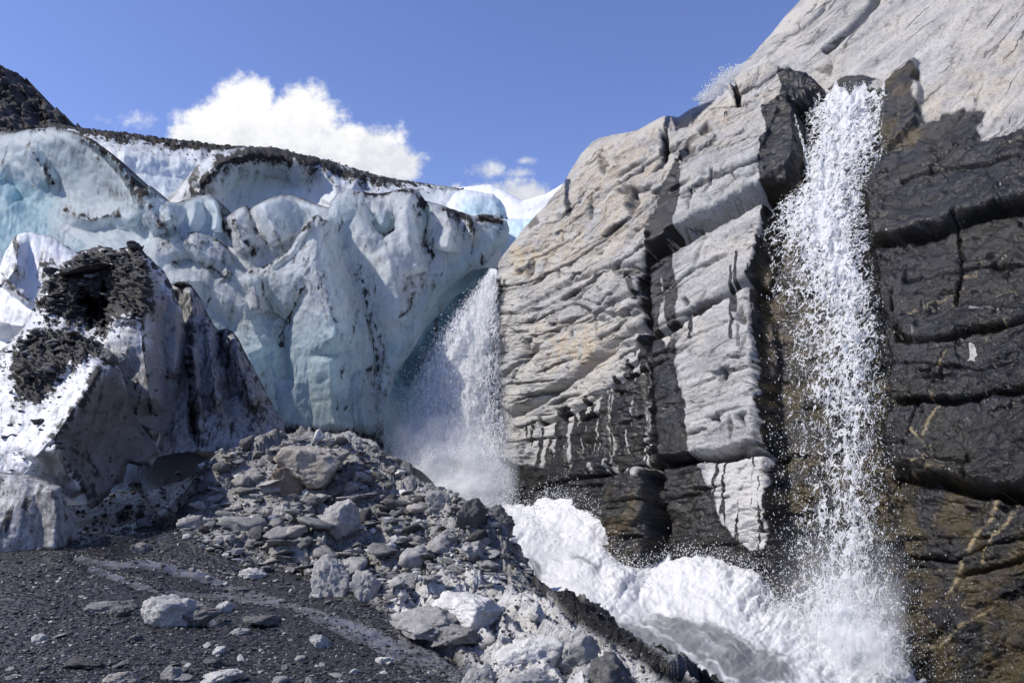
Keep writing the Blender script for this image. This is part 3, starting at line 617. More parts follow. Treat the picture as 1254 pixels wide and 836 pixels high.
    grid_obj('rock_face', P2, M['cliff'], root, A)
cliff()

# ------------------------------------------------------------------ glacier ice
def ice_sheet(name, parent, outline, ctrl, feats=(), dirt_shade=(), blues=(), blue0=.08, dirt0=.0, edge=.5, R=24., roll=1.6, rough=1., glow=.4, back=(0, 1, 0), backlen=1.2, nback=7, step=1.5, mat='ice', lab=None, seed=1, edge_w=6., cells=.0, debris=(), flut=.10, jag=1.5, greys=(), grey0=0.):
    top, right, bot, left = outline
    px, py = coons(top, right, bot, left, step)
    z0 = px * 0
    ww = 4. * fbm(np.stack([px / 30., py / 30., z0], -1), 3, seed + 2)
    tw = jag * fbm(np.stack([px / 6., z0 + 1, z0], -1), 4, seed + 3, .6); dt, _, _ = pdist(px, py, top, 200)
    Y = rbf(ctrl)(px, py)
    dr, _, _ = pdist(px, py, right, 120); dl, _, _ = pdist(px, py, left, 120)
    py = py + tw * np.exp(-dt / 6)
    e = np.clip(1 - np.minimum(np.minimum(dt, dr), dl) / R, 0, 1); Y = Y + roll * (1 - np.sqrt(np.clip(1 - e * e, 0, 1)))
    for f in feats:
        pts, wl, wr, am = f[:4]; pw = f[4] if len(f) > 4 else 1.
        d, sd, T = pdist(px + ww, py + ww * .6, pts, max(wl, wr) + 8)
        k = np.clip(1 - d / np.where(sd > 0, wr, wl), 0, 1) ** pw
        if pw >= 1: k = k * k * (3 - 2 * k) if pw > 1 else k
        fade = sstep(0, .12, T) * sstep(1, .88, T) if len(pts) > 2 else 1
        Y = Y - 1.9 * am * k * np.maximum(fade, .25)
    P = at(px, py, Y); m_px = Y / FPX
    N = smooth2(normals(smooth2(P, 3)), 6); N /= np.linalg.norm(N, axis=-1, keepdims=True)
    q = P * np.array([1, 1, .55])
    fade = np.clip(dt / 6., .1, 1)
    big = fbm(q * .55 + seed, 4, seed + 5, .5)
    flu = fbm(np.stack([px / 10. + .12 * py / 10, py / 70., z0 + seed], -1), 4, seed + 7, .55)      # meltwater flutes
    small = fbm(np.stack([px / 7., py / 7., z0 + seed], -1), 4, seed + 9, .6)
    scal = billow(np.stack([px / 38., py / 30., z0 + seed], -1), 3, seed + 15)
    disp = rough * (.34 * big + flut * flu * .55 + .03 * small + .10 * scal)
    deb = z0.copy()
    for pts, w, k in debris: dn = fbm(np.stack([px / 9., py / 7., z0 + seed], -1), 4, seed + 65, .65); deb = np.maximum(deb, k * sstep(.30, .70, inpoly(px, py, pts, w + 14, seed + 61, 12) + 1.0 * dn))
    H, E = facets(np.stack([px / 9., py / 5.5, z0 + seed], -1), seed + 63, 1.); H2, _ = facets(np.stack([px / 4.2, py / 2.6, z0 + seed], -1), seed + 64, 1.)
    disp = disp + deb * ((H - .5) * .09 + (H2 - .5) * .06) * np.minimum(m_px / .02, 1.1)
    P = P + N * (disp * fade)[..., None]
    n1 = fbm(np.stack([px / 26., py / 30., z0 + seed], -1), 5, seed + 11, .6)
    n2 = fbm(np.stack([px / 6., py / 9., z0 + seed], -1), 4, seed + 12, .65)
    st = fbm(np.stack([(px + .25 * py) / 7., py / 60., z0 + seed], -1), 4, seed + 13, .6)
    dirt = z0 + dirt0 + .06 + .42 * sstep(.0, .35, st) * sstep(-.1, .35, n1) + .22 * np.clip(n2, 0, 1) * sstep(-.1, .4, n1)
    dirt = np.maximum(dirt, edge * np.exp(-(dt / edge_w) ** 2) * (1 + .8 * n1))
    for d_ in dirt_shade:  # dirt lines and films; some entries paint shade of recesses and shadowed sides
        pts, w, k = d_[:3]
        if len(d_) > 3: dirt = np.maximum(dirt, k * inpoly(px, py, pts, w, seed + 19, d_[3]) * (.55 + .9 * st + .8 * n2))
        else:
            d, _, _ = pdist(px + ww * 1.5, py + ww * 1.5, pts, 10 * w + 20); dirt = np.maximum(dirt, k * np.exp(-(d / (w * (1.1 + 1.4 * n1))) ** 1.3) * (.35 + .75 * sstep(-.25, .2, n2) + .4 * n1)); dirt = np.maximum(dirt, k * .75 * np.exp(-d / (w * 4.)) * sstep(-.1, .3, st + .6 * n2))
    dirt = np.maximum(dirt, deb * .95)
    blue = z0 + blue0 + .10 * n1
    for pts, w, k in blues: blue = np.maximum(blue, (k + .12 * n1) * inpoly(px, py, pts, w)) if k > 0 else blue * (1 + k * inpoly(px, py, pts, w))
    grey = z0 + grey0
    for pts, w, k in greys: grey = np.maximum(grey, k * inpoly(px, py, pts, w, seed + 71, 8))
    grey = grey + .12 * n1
    n = nback; caps = []
    for k in range(n, 0, -1): caps.append(P[0] + np.array(back, float) * (k * backlen) + np.array([0, 0, -.1]) * k * k * .3)
    P2 = np.concatenate([np.stack(caps), P])
    A = dict(grey=np.clip(grey, 0, 1), dirt=np.clip(dirt, 0, 1), blue=np.clip(blue, 0, 1), glow=z0 + glow)
    A = {k: np.concatenate([np.repeat(v[:1], n, 0), v]) for k, v in A.items()}
    org = None if parent is not None else at((bot[0][0] + bot[-1][0]) / 2, bot[0][1], Y[-1].mean())
    o = grid_obj(name, P2, M[mat], parent, A, origin=org)
    if lab: tag(o, lab)
    return o, (px, py, P, N, deb)

GL = empty('glacier', at(330, 545, 27), 'blue and white glacier front with dirty crevassed ice towers behind the rubble mound', 'glacier', kind='structure')
# high snow and the ice far up the valley
ice_sheet('snowfield', GL, ([(540,232),(568,229),(600,226),(615,232),(640,246),(668,238),(690,225),(720,210)], [(720,210),(720,420)], [(540,420),(720,420)], [(540,232),(540,420)]),
    [(540,232,60),(720,220,60),(540,300,52),(720,300,46),(540,420,44),(720,420,40),(630,300,46)], blue0=.0, edge=.0, dirt0=-.2, rough=.7, glow=.15, R=8, step=2, seed=301)
UI = ice_sheet('upper_ice', GL, ([(60,150),(95,156),(127,160),(167,164),(201,169),(235,173),(265,177),(300,179),(330,182)], [(330,182),(330,330)], [(60,330),(330,330)], [(60,150),(60,330)]),
    [(60,150,52),(165,164,52),(330,182,50),(100,330,42),(330,330,42),(200,230,45),(150,180,48)], feats=[([(140,190),(200,196),(270,200)], 10, 22, .9)],
    dirt_shade=[([(60,152),(167,166),(240,176),(330,184)], 7, .95), ([(160,172),(190,178),(230,182)], 5, .6)], debris=[([(90,148),(130,156),(200,166),(330,178),(330,190),(260,186),(200,182),(150,172),(100,168)], 3, .9)],
    blues=[([(160,190),(260,190),(240,260),(170,260)], 14, .22)], edge=.9, R=10, seed=311, rough=1.6, jag=4)
DO = ice_sheet('ice_dome', GL, ([(190,262),(205,244),(228,218),(244,200),(258,190),(278,184),(300,180),(333,180),(367,188),(400,196),(434,206),(467,216),(508,223),(545,228),(568,231)], [(568,231),(575,330)], [(190,360),(575,330)], [(190,262),(190,360)]),
    [(190,262,37),(245,215,37.5),(300,181,40),(367,188,41),(434,206,41),(568,231,40),(290,240,38.2),(340,260,38),(420,240,38.5),(190,360,33),(575,330,35),(380,300,36)],
    feats=[([(244,236),(252,218),(266,204),(285,195),(318,188),(350,190),(372,200),(392,212)], 14, 30, 1.5, .8), ([(398,205),(415,225),(405,255)], 14, 20, .5), ([(440,210),(430,235),(415,250)], 10, 16, .5)],
    dirt_shade=[([(244,236),(250,218),(262,206),(280,196),(318,187),(350,188),(372,196)], 8, 1.), ([(285,190),(318,183),(355,186)], 5, .95), ([(355,187),(390,203),(420,212),(470,220)], 4, .9), ([(395,208),(420,240)], 4, .5), ([(425,212),(450,235)], 6, .55), ([(440,215),(500,226),(540,232)], 3, .8), ([(260,205),(258,230),(262,255)], 3, .4), ([(380,200),(380,240)], 3, .4)],
    debris=[([(262,196),(300,181),(340,180),(400,197),(470,217),(520,224),(520,229),(467,228),(420,216),(380,205),(340,197),(300,194),(262,208)], 2, .85)],
    blues=[([(270,215),(300,205),(350,205),(385,225),(370,255),(280,258)], 14, .40), ([(195,262),(215,240),(245,225),(235,262)], 8, -.9)], blue0=.12, edge=.45, R=14, seed=321, jag=3)
ice_sheet('ice_bulge', GL, ([(545,247),(556,235),(568,232),(590,236),(604,238),(612,245),(618,254),(622,268)], [(622,268),(618,330)], [(545,330),(618,330)], [(545,247),(545,330)]),
    [(545,240,39),(622,260,38),(545,330,34),(618,330,34),(580,262,36.5)], dirt_shade=[([(604,268),(618,270),(626,268)], 4, .9)], blues=[([(565,245),(618,243),(622,280),(560,280)], 8, .5)], blue0=.1, edge=.1, R=9, seed=331, glow=.3)
# the big lobe on the left
ice_sheet('ice_lobe', GL, ([(-260,166),(0,161),(22,160),(43,158),(67,156),(90,161),(114,171),(134,186),(151,202),(162,218),(170,229),(178,231),(184,227),(192,236),(203,247),(217,248),(238,241),(258,238),(268,246),(273,260),(278,278),(284,305)], [(284,305),(300,460)], [(-260,470),(300,460)], [(-260,166),(-260,470)]),
    [(-70,166,38),(0,160,36.5),(67,157,34),(134,187,31.5),(168,226,30.6),(40,245,34.5),(-60,250,34),(95,215,34.0),(110,300,31.5),(185,290,29.4),(240,250,31.5),(270,262,31),(250,330,28.8),(-60,350,31),(80,330,30.5),(200,420,27),(300,460,27.5),(-70,470,28),(160,262,30.6)],
    feats=[([(90,162),(134,187),(168,228),(185,262),(200,290)], 60, 9, 1.0, 1.2), ([(33,180),(48,200),(62,225)], 12, 16, .5), ([(86,262),(110,270),(140,262),(175,275)], 16, 14, .6), ([(0,215),(20,230),(30,250)], 20, 20, -.4), ([(205,250),(212,275),(230,300)], 12, 12, .5), ([(240,245),(238,270),(228,292)], 10, 12, .5), ([(262,242),(268,262),(262,285)], 9, 9, .45)],
    dirt_shade=[([(110,170),(134,187),(152,204),(172,232),(184,246)], 7, .95), ([(168,228),(185,255),(200,285)], 9, .55), ([(36,178),(45,192),(60,215),(66,224)], 4, .7), ([(80,258),(95,264),(110,268),(135,262),(150,265)], 3.5, .75), ([(135,232),(165,250),(185,280)], 12, .4), ([(205,255),(215,280),(228,292)], 8, .45), ([(60,165),(90,185),(120,215)], 10, .3), ([(0,162),(40,158),(70,157)], 4, .8)],  # band right of the crest also paints the lobe's shadow side dark
    blues=[([(-260,225),(20,215),(60,222),(80,250),(70,300),(40,320),(-260,330)], 26, .85), ([(60,165),(110,190),(130,240),(100,260),(60,220)], 22, .35), ([(-260,175),(30,175),(60,210),(0,225),(-260,225)], 20, .30), ([(70,280),(110,285),(120,330),(60,330)], 20, .5), ([(230,255),(262,250),(262,285),(235,288)], 10, .3), ([(120,290),(190,300),(200,340),(150,330)], 20, .35)],
    blue0=.28, edge=.45, R=20, roll=1.5, seed=341, glow=.6, flut=.13)
# row of leaning ice blades in the middle
ice_sheet('ice_blade', GL, ([(228,310),(236,291),(250,277),(262,272),(275,264),(284,262),(292,255),(301,251),(305,258),(312,252),(322,247),(335,241),(345,239),(357,239),(372,243),(388,250),(408,255),(430,262)], [(430,262),(440,380)], [(228,400),(440,380)], [(228,310),(228,400)]),
    [(228,310,31.5),(262,272,31.6),(300,251,31.2),(345,240,31.6),(400,255,31.5),(300,300,29.8),(360,290,30.8),(228,400,28.5),(440,380,29.5)],
    feats=[([(284,262),(290,280),(300,310)], 22, 10, .8), ([(322,247),(330,270),(345,300)], 30, 12, .9), ([(305,258),(312,285)], 6, 6, -.5), ([(252,278),(265,300)], 14, 14, .5), ([(357,240),(375,262)], 14, 20, -.4)],
    dirt_shade=[([(284,262),(292,285),(310,310)], 7, .65), ([(300,252),(310,275),(325,300)], 6, .55), ([(255,275),(270,270),(280,285)], 5, .8), ([(236,292),(252,278),(262,274)], 4, .8), ([(335,262),(340,290),(350,310)], 7, .4), ([(240,290),(330,262),(345,320),(240,330)], 12, .33, 6)],
    blues=[([(335,243),(388,250),(395,290),(350,275)], 10, .30)], blue0=.1, edge=.5, R=10, seed=351, edge_w=3.5, glow=.6)
# main front: the tall spike and the broad face that leans over the gorge
ftop = [(181,293),(196,286),(215,283),(236,282),(255,287),(270,294),(280,305),(286,322),(300,333),(312,329),(323,326),(333,321),(345,313),(357,303),(364,290),(371,277),(378,268),(386,263),(391,263),(396,268),(401,262),(405,246),(414,236),(426,231),(441,234),(452,236),(467,237),(485,233),(501,230),(512,234),(521,246),(534,249),(548,254),(563,259),(578,264),(592,262),(604,264),(621,271)]
fright = [(621,271),(623,282),(618,296),(595,319),(574,333),(555,343),(540,360),(528,379),(517,399),(508,419),(496,436),(485,451),(478,468),(474,484),(471,514),(466,560)]
GF = ice_sheet('ice_face', GL, (ftop, fright, [(170,565),(466,560)], [(181,293),(172,420),(170,565)]),
    [(181,293,28.6),(240,283,29.0),(285,322,28.2),(323,327,27.6),(371,277,28.2),(390,263,28.6),(430,232,31.5),(500,231,32.2),(560,258,32.5),(621,271,33.2),(400,300,28.4),(350,340,27.0),(335,372,27.6),(240,350,27.6),(250,450,26.7),(350,450,26.5),(180,560,26.2),(300,560,26.2),(420,545,26.8),(460,560,28.2),(440,300,29.0),(470,350,28.8),(520,320,30.4),(480,420,28.8),(600,290,32.4),(420,420,27.2),(440,500,27.5)],
    feats=[([(389,264),(386,290),(392,330),(405,380),(420,440)], 40, 60, .9, 1.2), ([(386,266),(372,284),(358,308),(345,318),(330,330)], 5, 14, .35), ([(320,352),(330,380),(350,392),(366,372),(370,350)], 12, 9, -.55), ([(300,335),(312,350),(318,385)], 16, 12, .4), ([(345,395),(348,420),(352,470)], 10, 14, -.5), ([(405,262),(420,300),(440,350),(455,420),(458,500)], 30, 22, -.55),
           ([(452,262),(460,282),(472,291),(483,280),(484,258)], 12, 7, -.75), ([(500,235),(497,262),(500,300),(512,340)], 16, 26, .6), ([(521,248),(524,270),(521,292),(518,305)], 6, 9, -.7), ([(545,256),(552,280),(548,310)], 16, 22, .6), ([(575,266),(580,285)], 8, 14, .4), ([(470,300),(485,350),(490,400)], 26, 26, .5), ([(230,290),(245,310),(265,325),(280,345)], 14, 10, .55), ([(205,325),(240,318),(265,330),(275,345)], 12, 16, -.5), ([(215,345),(250,345),(300,380),(330,440)], 14, 22, .4), ([(300,420),(310,470),(315,520)], 26, 22, .5), ([(400,430),(405,480),(410,530)], 30, 24, .5), ([(440,470),(445,520)], 16, 14, .4)],
    dirt_shade=[([(370,352),(366,368),(356,386),(346,398),(344,420)], 3.2, .85), ([(318,340),(322,365),(345,388)], 9, .45), ([(300,334),(323,328),(345,315),(371,279),(388,265),(396,275)], 3., .75), ([(372,300),(378,345),(400,390)], 8, .38), ([(392,330),(402,370),(420,420)], 9, .45), ([(440,330),(448,360),(452,400),(462,440),(468,480)], 7, .6), ([(455,380),(470,420),(474,470)], 6, .5), ([(462,285),(472,291),(482,284)], 3, .8), ([(500,234),(507,247),(518,252)], 6, .95), ([(505,240),(512,262)], 5, .7), ([(440,236),(460,239),(480,237)], 5, .95), ([(470,236),(500,233),(520,246)], 5, .9), ([(548,256),(565,262),(575,268),(577,282)], 5.5, .95), ([(585,266),(600,266),(615,269)], 6, 1.), ([(520,298),(525,308),(530,312)], 7, .7), ([(497,340),(505,355),(500,375),(490,385)], 6, .55), ([(510,320),(520,350)], 6, .4), ([(410,280),(450,340)], 12, .25), ([(195,288),(230,284),(262,292),(280,306)], 3.5, .85), ([(208,322),(240,318),(262,328),(275,340)], 3.5, .7), ([(200,300),(260,300),(285,340)], 10, .45), ([(300,350),(320,380),(340,400)], 12, .35), ([(190,300),(285,300),(300,345),(330,420),(330,470),(200,470)], 20, .30, 10), ([(160,512),(250,522),(350,520),(466,528),(475,575),(150,575)], 9, 1.3, 8), ([(455,440),(470,520),(440,560)], 12, .4), ([(425,265),(440,290)], 10, .3)],  # strip along the base: dirt plus painted shade of the dark gap
    blues=[([(400,240),(450,240),(440,300),(400,330)], 18, .28), ([(450,262),(488,262),(480,292),(460,290)], 8, .38), ([(515,245),(530,245),(526,295),(517,295)], 4, .45), ([(620,270),(622,300),(560,350),(520,390),(480,460),(470,520),(455,500),(470,430),(510,360),(560,310)], 22, .62), ([(250,400),(460,380),(460,540),(250,540)], 40, .5), ([(320,345),(366,345),(352,388),(330,380)], 8, .25), ([(400,330),(430,340),(420,380),(400,370)], 14, .3)],
    blue0=.12, edge=.38, edge_w=4, R=14, roll=1.3, seed=361, glow=.6, flut=.12, dirt0=.13, greys=[([(170,300),(290,330),(340,345),(380,420),(450,400),(500,440),(480,580),(160,580)], 40, .16), ([(170,470),(480,470),(480,580),(160,580)], 30, .38), ([(180,515),(480,520),(480,580),(160,580)], 12, .9)])  # greys: dirty ice and painted shade, darkest along the foot
# blue wall at the back of the gorge, under the snow
ice_sheet('gorge_wall', GL, ([(560,262),(600,262),(621,268),(650,268),(680,262),(700,250)], [(700,250),(690,420),(640,640)], [(430,660),(640,640)], [(560,262),(540,330),(480,430),(430,660)]),
    [(560,262,38),(700,250,37),(640,290,36),(690,420,34),(600,340,36),(520,420,34.5),(560,500,34),(430,660,31),(640,640,31)], feats=[([(640,290),(600,330),(540,390),(490,450)], 20, 30, .6), ([(600,350),(540,410),(495,480)], 14, 20, -1.)],
    dirt_shade=[([(530,372),(500,400),(540,430),(520,470),(480,470),(500,420)], 8, .35, 5), ([(470,540),(640,540),(640,660),(430,660)], 30, .8, 8)], blues=[([(610,268),(665,262),(640,310),(610,335),(590,330)], 14, .55), ([(600,325),(560,350),(500,420),(470,480),(500,520),(560,470),(610,380),(625,340)], 18, 1.0)], blue0=.35, edge=.0, R=5, seed=371, glow=.2, greys=[([(620,330),(600,320),(545,365),(500,420),(470,480),(440,640),(640,660),(630,400)], 16, .45)])  # dark blue, grey and dirt areas put the gorge's shadow into the colour
# far mountainside
def mountain():
    px, py = coons([(-120,20),(-40,60),(0,82),(15,92),(28,97),(40,104),(52,118),(62,128),(75,140),(88,148),(98,157),(125,175)], [(125,175),(125,230)], [(-120,230),(125,230)], [(-120,20),(-120,230)], 1.6)
    Y = rbf([(-120,20,240),(0,82,240),(98,157,230),(-120,230,190),(125,230,200)])(px, py)
    P = at(px, py, Y); z0 = px * 0
    P[..., 1] += -9 * ridged(np.stack([(px + py) / 40., (py - px) / 26., z0], -1), 5, 3); P[..., 2] += 2.2 * fbm(np.stack([px / 6., py / 6., z0], -1), 4, 9)
    caps = [P[0] + np.array([0, 12. * k, -2. * k]) for k in (4, 3, 2, 1)]
    tag(grid_obj('mountain', np.concatenate([np.stack(caps), P]), M['mountain'], None, origin=at(0, 200, 200)), 'dark distant mountainside above the glacier', 'mountain', kind='structure')
mountain()

# ------------------------------------------------------------------ broken ice in front
ICE = {}
ICE['behind'] = ice_sheet('ice_block', None, ([(-260,340),(-20,335),(0,327),(6,310),(20,288),(30,285),(40,285),(55,288),(67,292),(80,300),(97,310),(110,330)], [(110,330),(100,480)], [(-260,480),(100,480)], [(-260,340),(-260,480)]),
    [(-60,340,22.5),(20,288,22.4),(40,285,22.6),(97,308,22.4),(60,330,21.2),(-60,480,19),(100,480,19.5),(20,400,20)], feats=[([(20,289),(22,310),(21,332),(8,342),(20,356),(34,367)], 14, 7, .5), ([(0,395),(30,400)], 20, 20, .4)],
    dirt_shade=[([(20,289),(22,315),(21,332),(7,343),(18,356),(34,367)], 3., .95), ([(40,284),(67,292),(97,309)], 2.5, .7), ([(50,325),(66,320),(72,330),(52,336)], 5, .8)], blue0=.03, edge=.3, edge_w=3, R=14, roll=1., seed=401, back=(-.55, .8, 0), backlen=0.50, nback=6, glow=.1, rough=.7, dirt0=.08, grey0=.15)
tag(ICE['behind'][0], 'small bright white ice block with a curved dark dirt line, left of the ice pyramid', 'ice block', 'ice blocks in front of the glacier')
ICE['fin'] = ice_sheet('ice_block', None, ([(200,352),(213,347),(222,345),(231,346),(241,358),(248,370),(254,385),(262,398),(268,404),(276,402),(285,405),(292,414),(298,427),(308,446),(318,465),(328,484),(338,502),(346,516),(350,530)], [(350,530),(345,545)], [(190,560),(345,545)], [(200,352),(195,450),(190,560)]),
    [(200,352,21.6),(231,346,21.4),(268,404,21.0),(300,430,21.2),(350,530,20.5),(240,450,19.6),(300,500,19.7),(200,560,18.4),(340,545,19.6),(215,380,22)], feats=[([(231,347),(236,380),(238,440),(240,520)], 12, 14, .6), ([(231,440),(236,500),(240,540)], 8, 10, -.5), ([(285,405),(295,450),(312,500)], 22, 12, .5), ([(268,404),(272,440),(285,500)], 14, 12, -.35), ([(250,380),(258,440),(268,510)], 14, 14, .4)],
    dirt_shade=[([(215,346),(232,346),(246,366),(258,392)], 5, .95), ([(232,360),(236,420),(234,470),(236,520)], 5, .7), ([(268,404),(286,406),(300,432),(320,470),(342,512)], 7, .95), ([(232,480),(240,540)], 6, .85), ([(240,370),(268,404),(285,410),(330,500),(330,535),(240,540)], 10, .62, 8), ([(275,420),(292,450),(310,490)], 9, .6)], blue0=.05, edge=.6, edge_w=5, R=9, roll=.7, seed=411, back=(-.55, .8, 0), backlen=0.22, nback=6, glow=.1, rough=.8, dirt0=.36, grey0=.66)
tag(ICE['fin'][0], 'thin dirty grey ice fin with dark sloping edge, right of the pointed ice pyramid', 'ice block', 'ice blocks in front of the glacier')
ICE['pyramid'] = ice_sheet('ice_block', None, ([(10,420),(30,400),(43,378),(46,357),(57,340),(70,328),(85,318),(100,309),(115,303),(127,302),(138,306),(147,305),(158,301),(167,298)], [(167,298),(181,313),(204,337),(218,370),(231,404),(234,437),(235,488),(242,530)], [(20,560),(100,565),(167,516),(190,528),(214,538),(242,530)], [(10,420),(20,560)]),
    [(10,420,18.2),(57,340,19.2),(115,303,19.8),(167,298,19.6),(204,337,19.9),(231,404,20.2),(242,530,19.4),(178,340,18.7),(182,400,18.2),(185,480,18.1),(214,536,18.8),(100,360,18.3),(115,375,18.9),(60,420,17.2),(150,400,17.5),(120,440,17.2),(20,560,17.2),(100,560,17.4),(150,470,17.8)],
    feats=[([(167,300),(178,335),(182,370),(172,392),(176,420),(182,470),(190,520)], 22, 40, .55), ([(127,350),(127,375),(127,410)], 8, 4, -.7), ([(98,362),(110,378),(116,398)], 16, 10, -.6), ([(134,392),(150,388),(168,388)], 8, 10, .25), ([(205,345),(215,400),(215,470)], 14, 16, .3)],
    dirt_shade=[([(166,298),(181,313),(204,337),(218,370),(231,404)], 7, .9), ([(40,340),(120,298),(170,296),(200,360),(190,420),(120,425),(40,410)], 14, .50, 12), ([(127,345),(128,375),(128,410)], 6, 1.), ([(86,362),(106,365),(118,395),(108,400),(92,385)], 5, .95, 4), ([(172,385),(175,410),(180,460),(186,510)], 5, .65), ([(170,310),(180,345),(186,380)], 6, .8), ([(184,320),(232,410),(234,520),(190,520),(184,420)], 10, .34, 8), ([(180,440),(200,450),(225,500)], 14, .3)],  # gap and hollow are painted shade; right-face film is dirt plus shade
    debris=[([(54,345),(85,318),(115,302),(147,304),(168,299),(180,335),(186,376),(172,388),(146,388),(128,410),(104,402),(60,392),(50,380)], 4, 1.)], blue0=.04, edge=.5, edge_w=5, R=9, roll=.6, seed=421, back=(-.55, .8, 0), backlen=0.22, nback=6, glow=.1, rough=.55, dirt0=.22, grey0=.22, greys=[([(180,320),(232,400),(240,540),(170,540),(180,420)], 8, .75), ([(20,430),(130,430),(160,540),(20,570)], 12, .62)], jag=3)  # greys put the shade of the right and front faces into the colour
tag(ICE['pyramid'][0], 'pointed ice pyramid capped with dark slate rubble, tallest of the ice blocks at left', 'ice block', 'ice blocks in front of the glacier')
ICE['corner'] = ice_sheet('ice_block', None, ([(-260,470),(-40,450),(0,430),(20,414),(32,406),(44,401),(62,402),(80,404),(98,408),(114,413),(124,419),(130,430),(138,442)], [(138,442),(147,457),(156,482),(164,505),(178,530),(198,553),(186,570),(170,573),(158,568),(152,580),(148,590),(130,606),(112,621)], [(-260,640),(-20,612),(20,600),(60,600),(85,611),(112,621)], [(-260,470),(-260,640)]),
    [(-80,470,15.4),(0,430,16.2),(44,401,16.8),(114,413,16.6),(138,442,16.2),(60,440,15.7),(128,446,15.6),(100,490,14.8),(65,538,13.9),(35,578,13.5),(96,603,14.3),(112,621,14.6),(150,520,16.4),(198,553,17.4),(150,590,15.9),(0,520,14.0),(-80,600,12.8),(20,600,13.4),(120,560,15.3)],
    feats=[([(130,440),(115,466),(100,488),(82,513),(65,538),(50,552),(36,570)], 50, 30, .5), ([(64,541),(80,572),(100,606)], 16, 14, .35), ([(20,440),(60,450),(110,440)], 20, 20, .3)],
    dirt_shade=[([(0,430),(60,400),(130,430),(110,470),(70,520),(0,520)], 14, .42, 12), ([(128,444),(115,466),(100,488),(82,513),(66,537)], 5, .95), ([(66,540),(84,572),(104,606)], 5, .8), ([(134,450),(198,553),(150,590),(112,621),(68,545),(100,490)], 6, .50, 5), ([(70,545),(110,560),(112,615)], 12, .65), ([(30,590),(60,592),(85,606)], 5, .5), ([(-10,455),(20,440),(60,480),(30,500)], 12, .28, 8), ([(0,560),(40,590)], 8, .4), ([(20,490),(90,470),(60,530),(0,560)], 14, .26, 10)],  # right-face film: dirt speckles plus shade put into the colour
    debris=[([(14,424),(44,400),(80,403),(126,418),(126,438),(98,446),(74,456),(66,480),(44,496),(22,490),(14,450)], 5, .95)], blue0=.0, edge=.5, edge_w=4, R=9, roll=.5, seed=431, back=(-.55, .8, 0), backlen=0.22, nback=6, glow=.06, rough=.45, dirt0=.20, grey0=.16, greys=[([(138,442),(200,555),(110,625),(66,542),(100,490)], 5, 1.)])  # greys paint the shadowed right face dark
tag(ICE['corner'][0], 'large sloping ice block with snowy slab-strewn top and speckled shaded right side', 'ice block', 'ice blocks in front of the glacier')
ICE['low'] = ice_sheet('ice_block', None, ([(-260,580),(-40,578),(0,577),(20,579),(38,581),(58,588),(76,596)], [(76,596),(84,614),(90,636),(96,660),(80,672),(62,686)], [(-260,715),(-30,706),(0,698),(30,692),(62,686)], [(-260,580),(-260,715)]),
    [(-90,580,12.2),(0,577,12.3),(76,596,12.5),(96,660,12.8),(40,630,12.0),(-90,715,11.6),(0,697,11.9),(62,686,12.2),(0,630,11.9)], feats=[([(60,592),(70,630),(66,680)], 40, 20, .25)],
    dirt_shade=[([(-260,580),(76,596),(90,640),(60,690),(-260,715)], 6, .46, 4), ([(60,600),(80,620),(75,660)], 10, .5), ([(0,585),(60,600)], 12, .5)], blue0=.0, edge=.55, edge_w=5, R=10, roll=.4, seed=441, back=(-.55, .8, 0), backlen=0.22, nback=6, glow=.04, rough=.45, dirt0=.34, grey0=.6)  # base grey also puts the shade of its whole side into the colour
tag(ICE['low'][0], 'low dirt-speckled grey ice block on the gravel, nearest the camera at the left edge', 'ice block', 'ice blocks in front of the glacier')

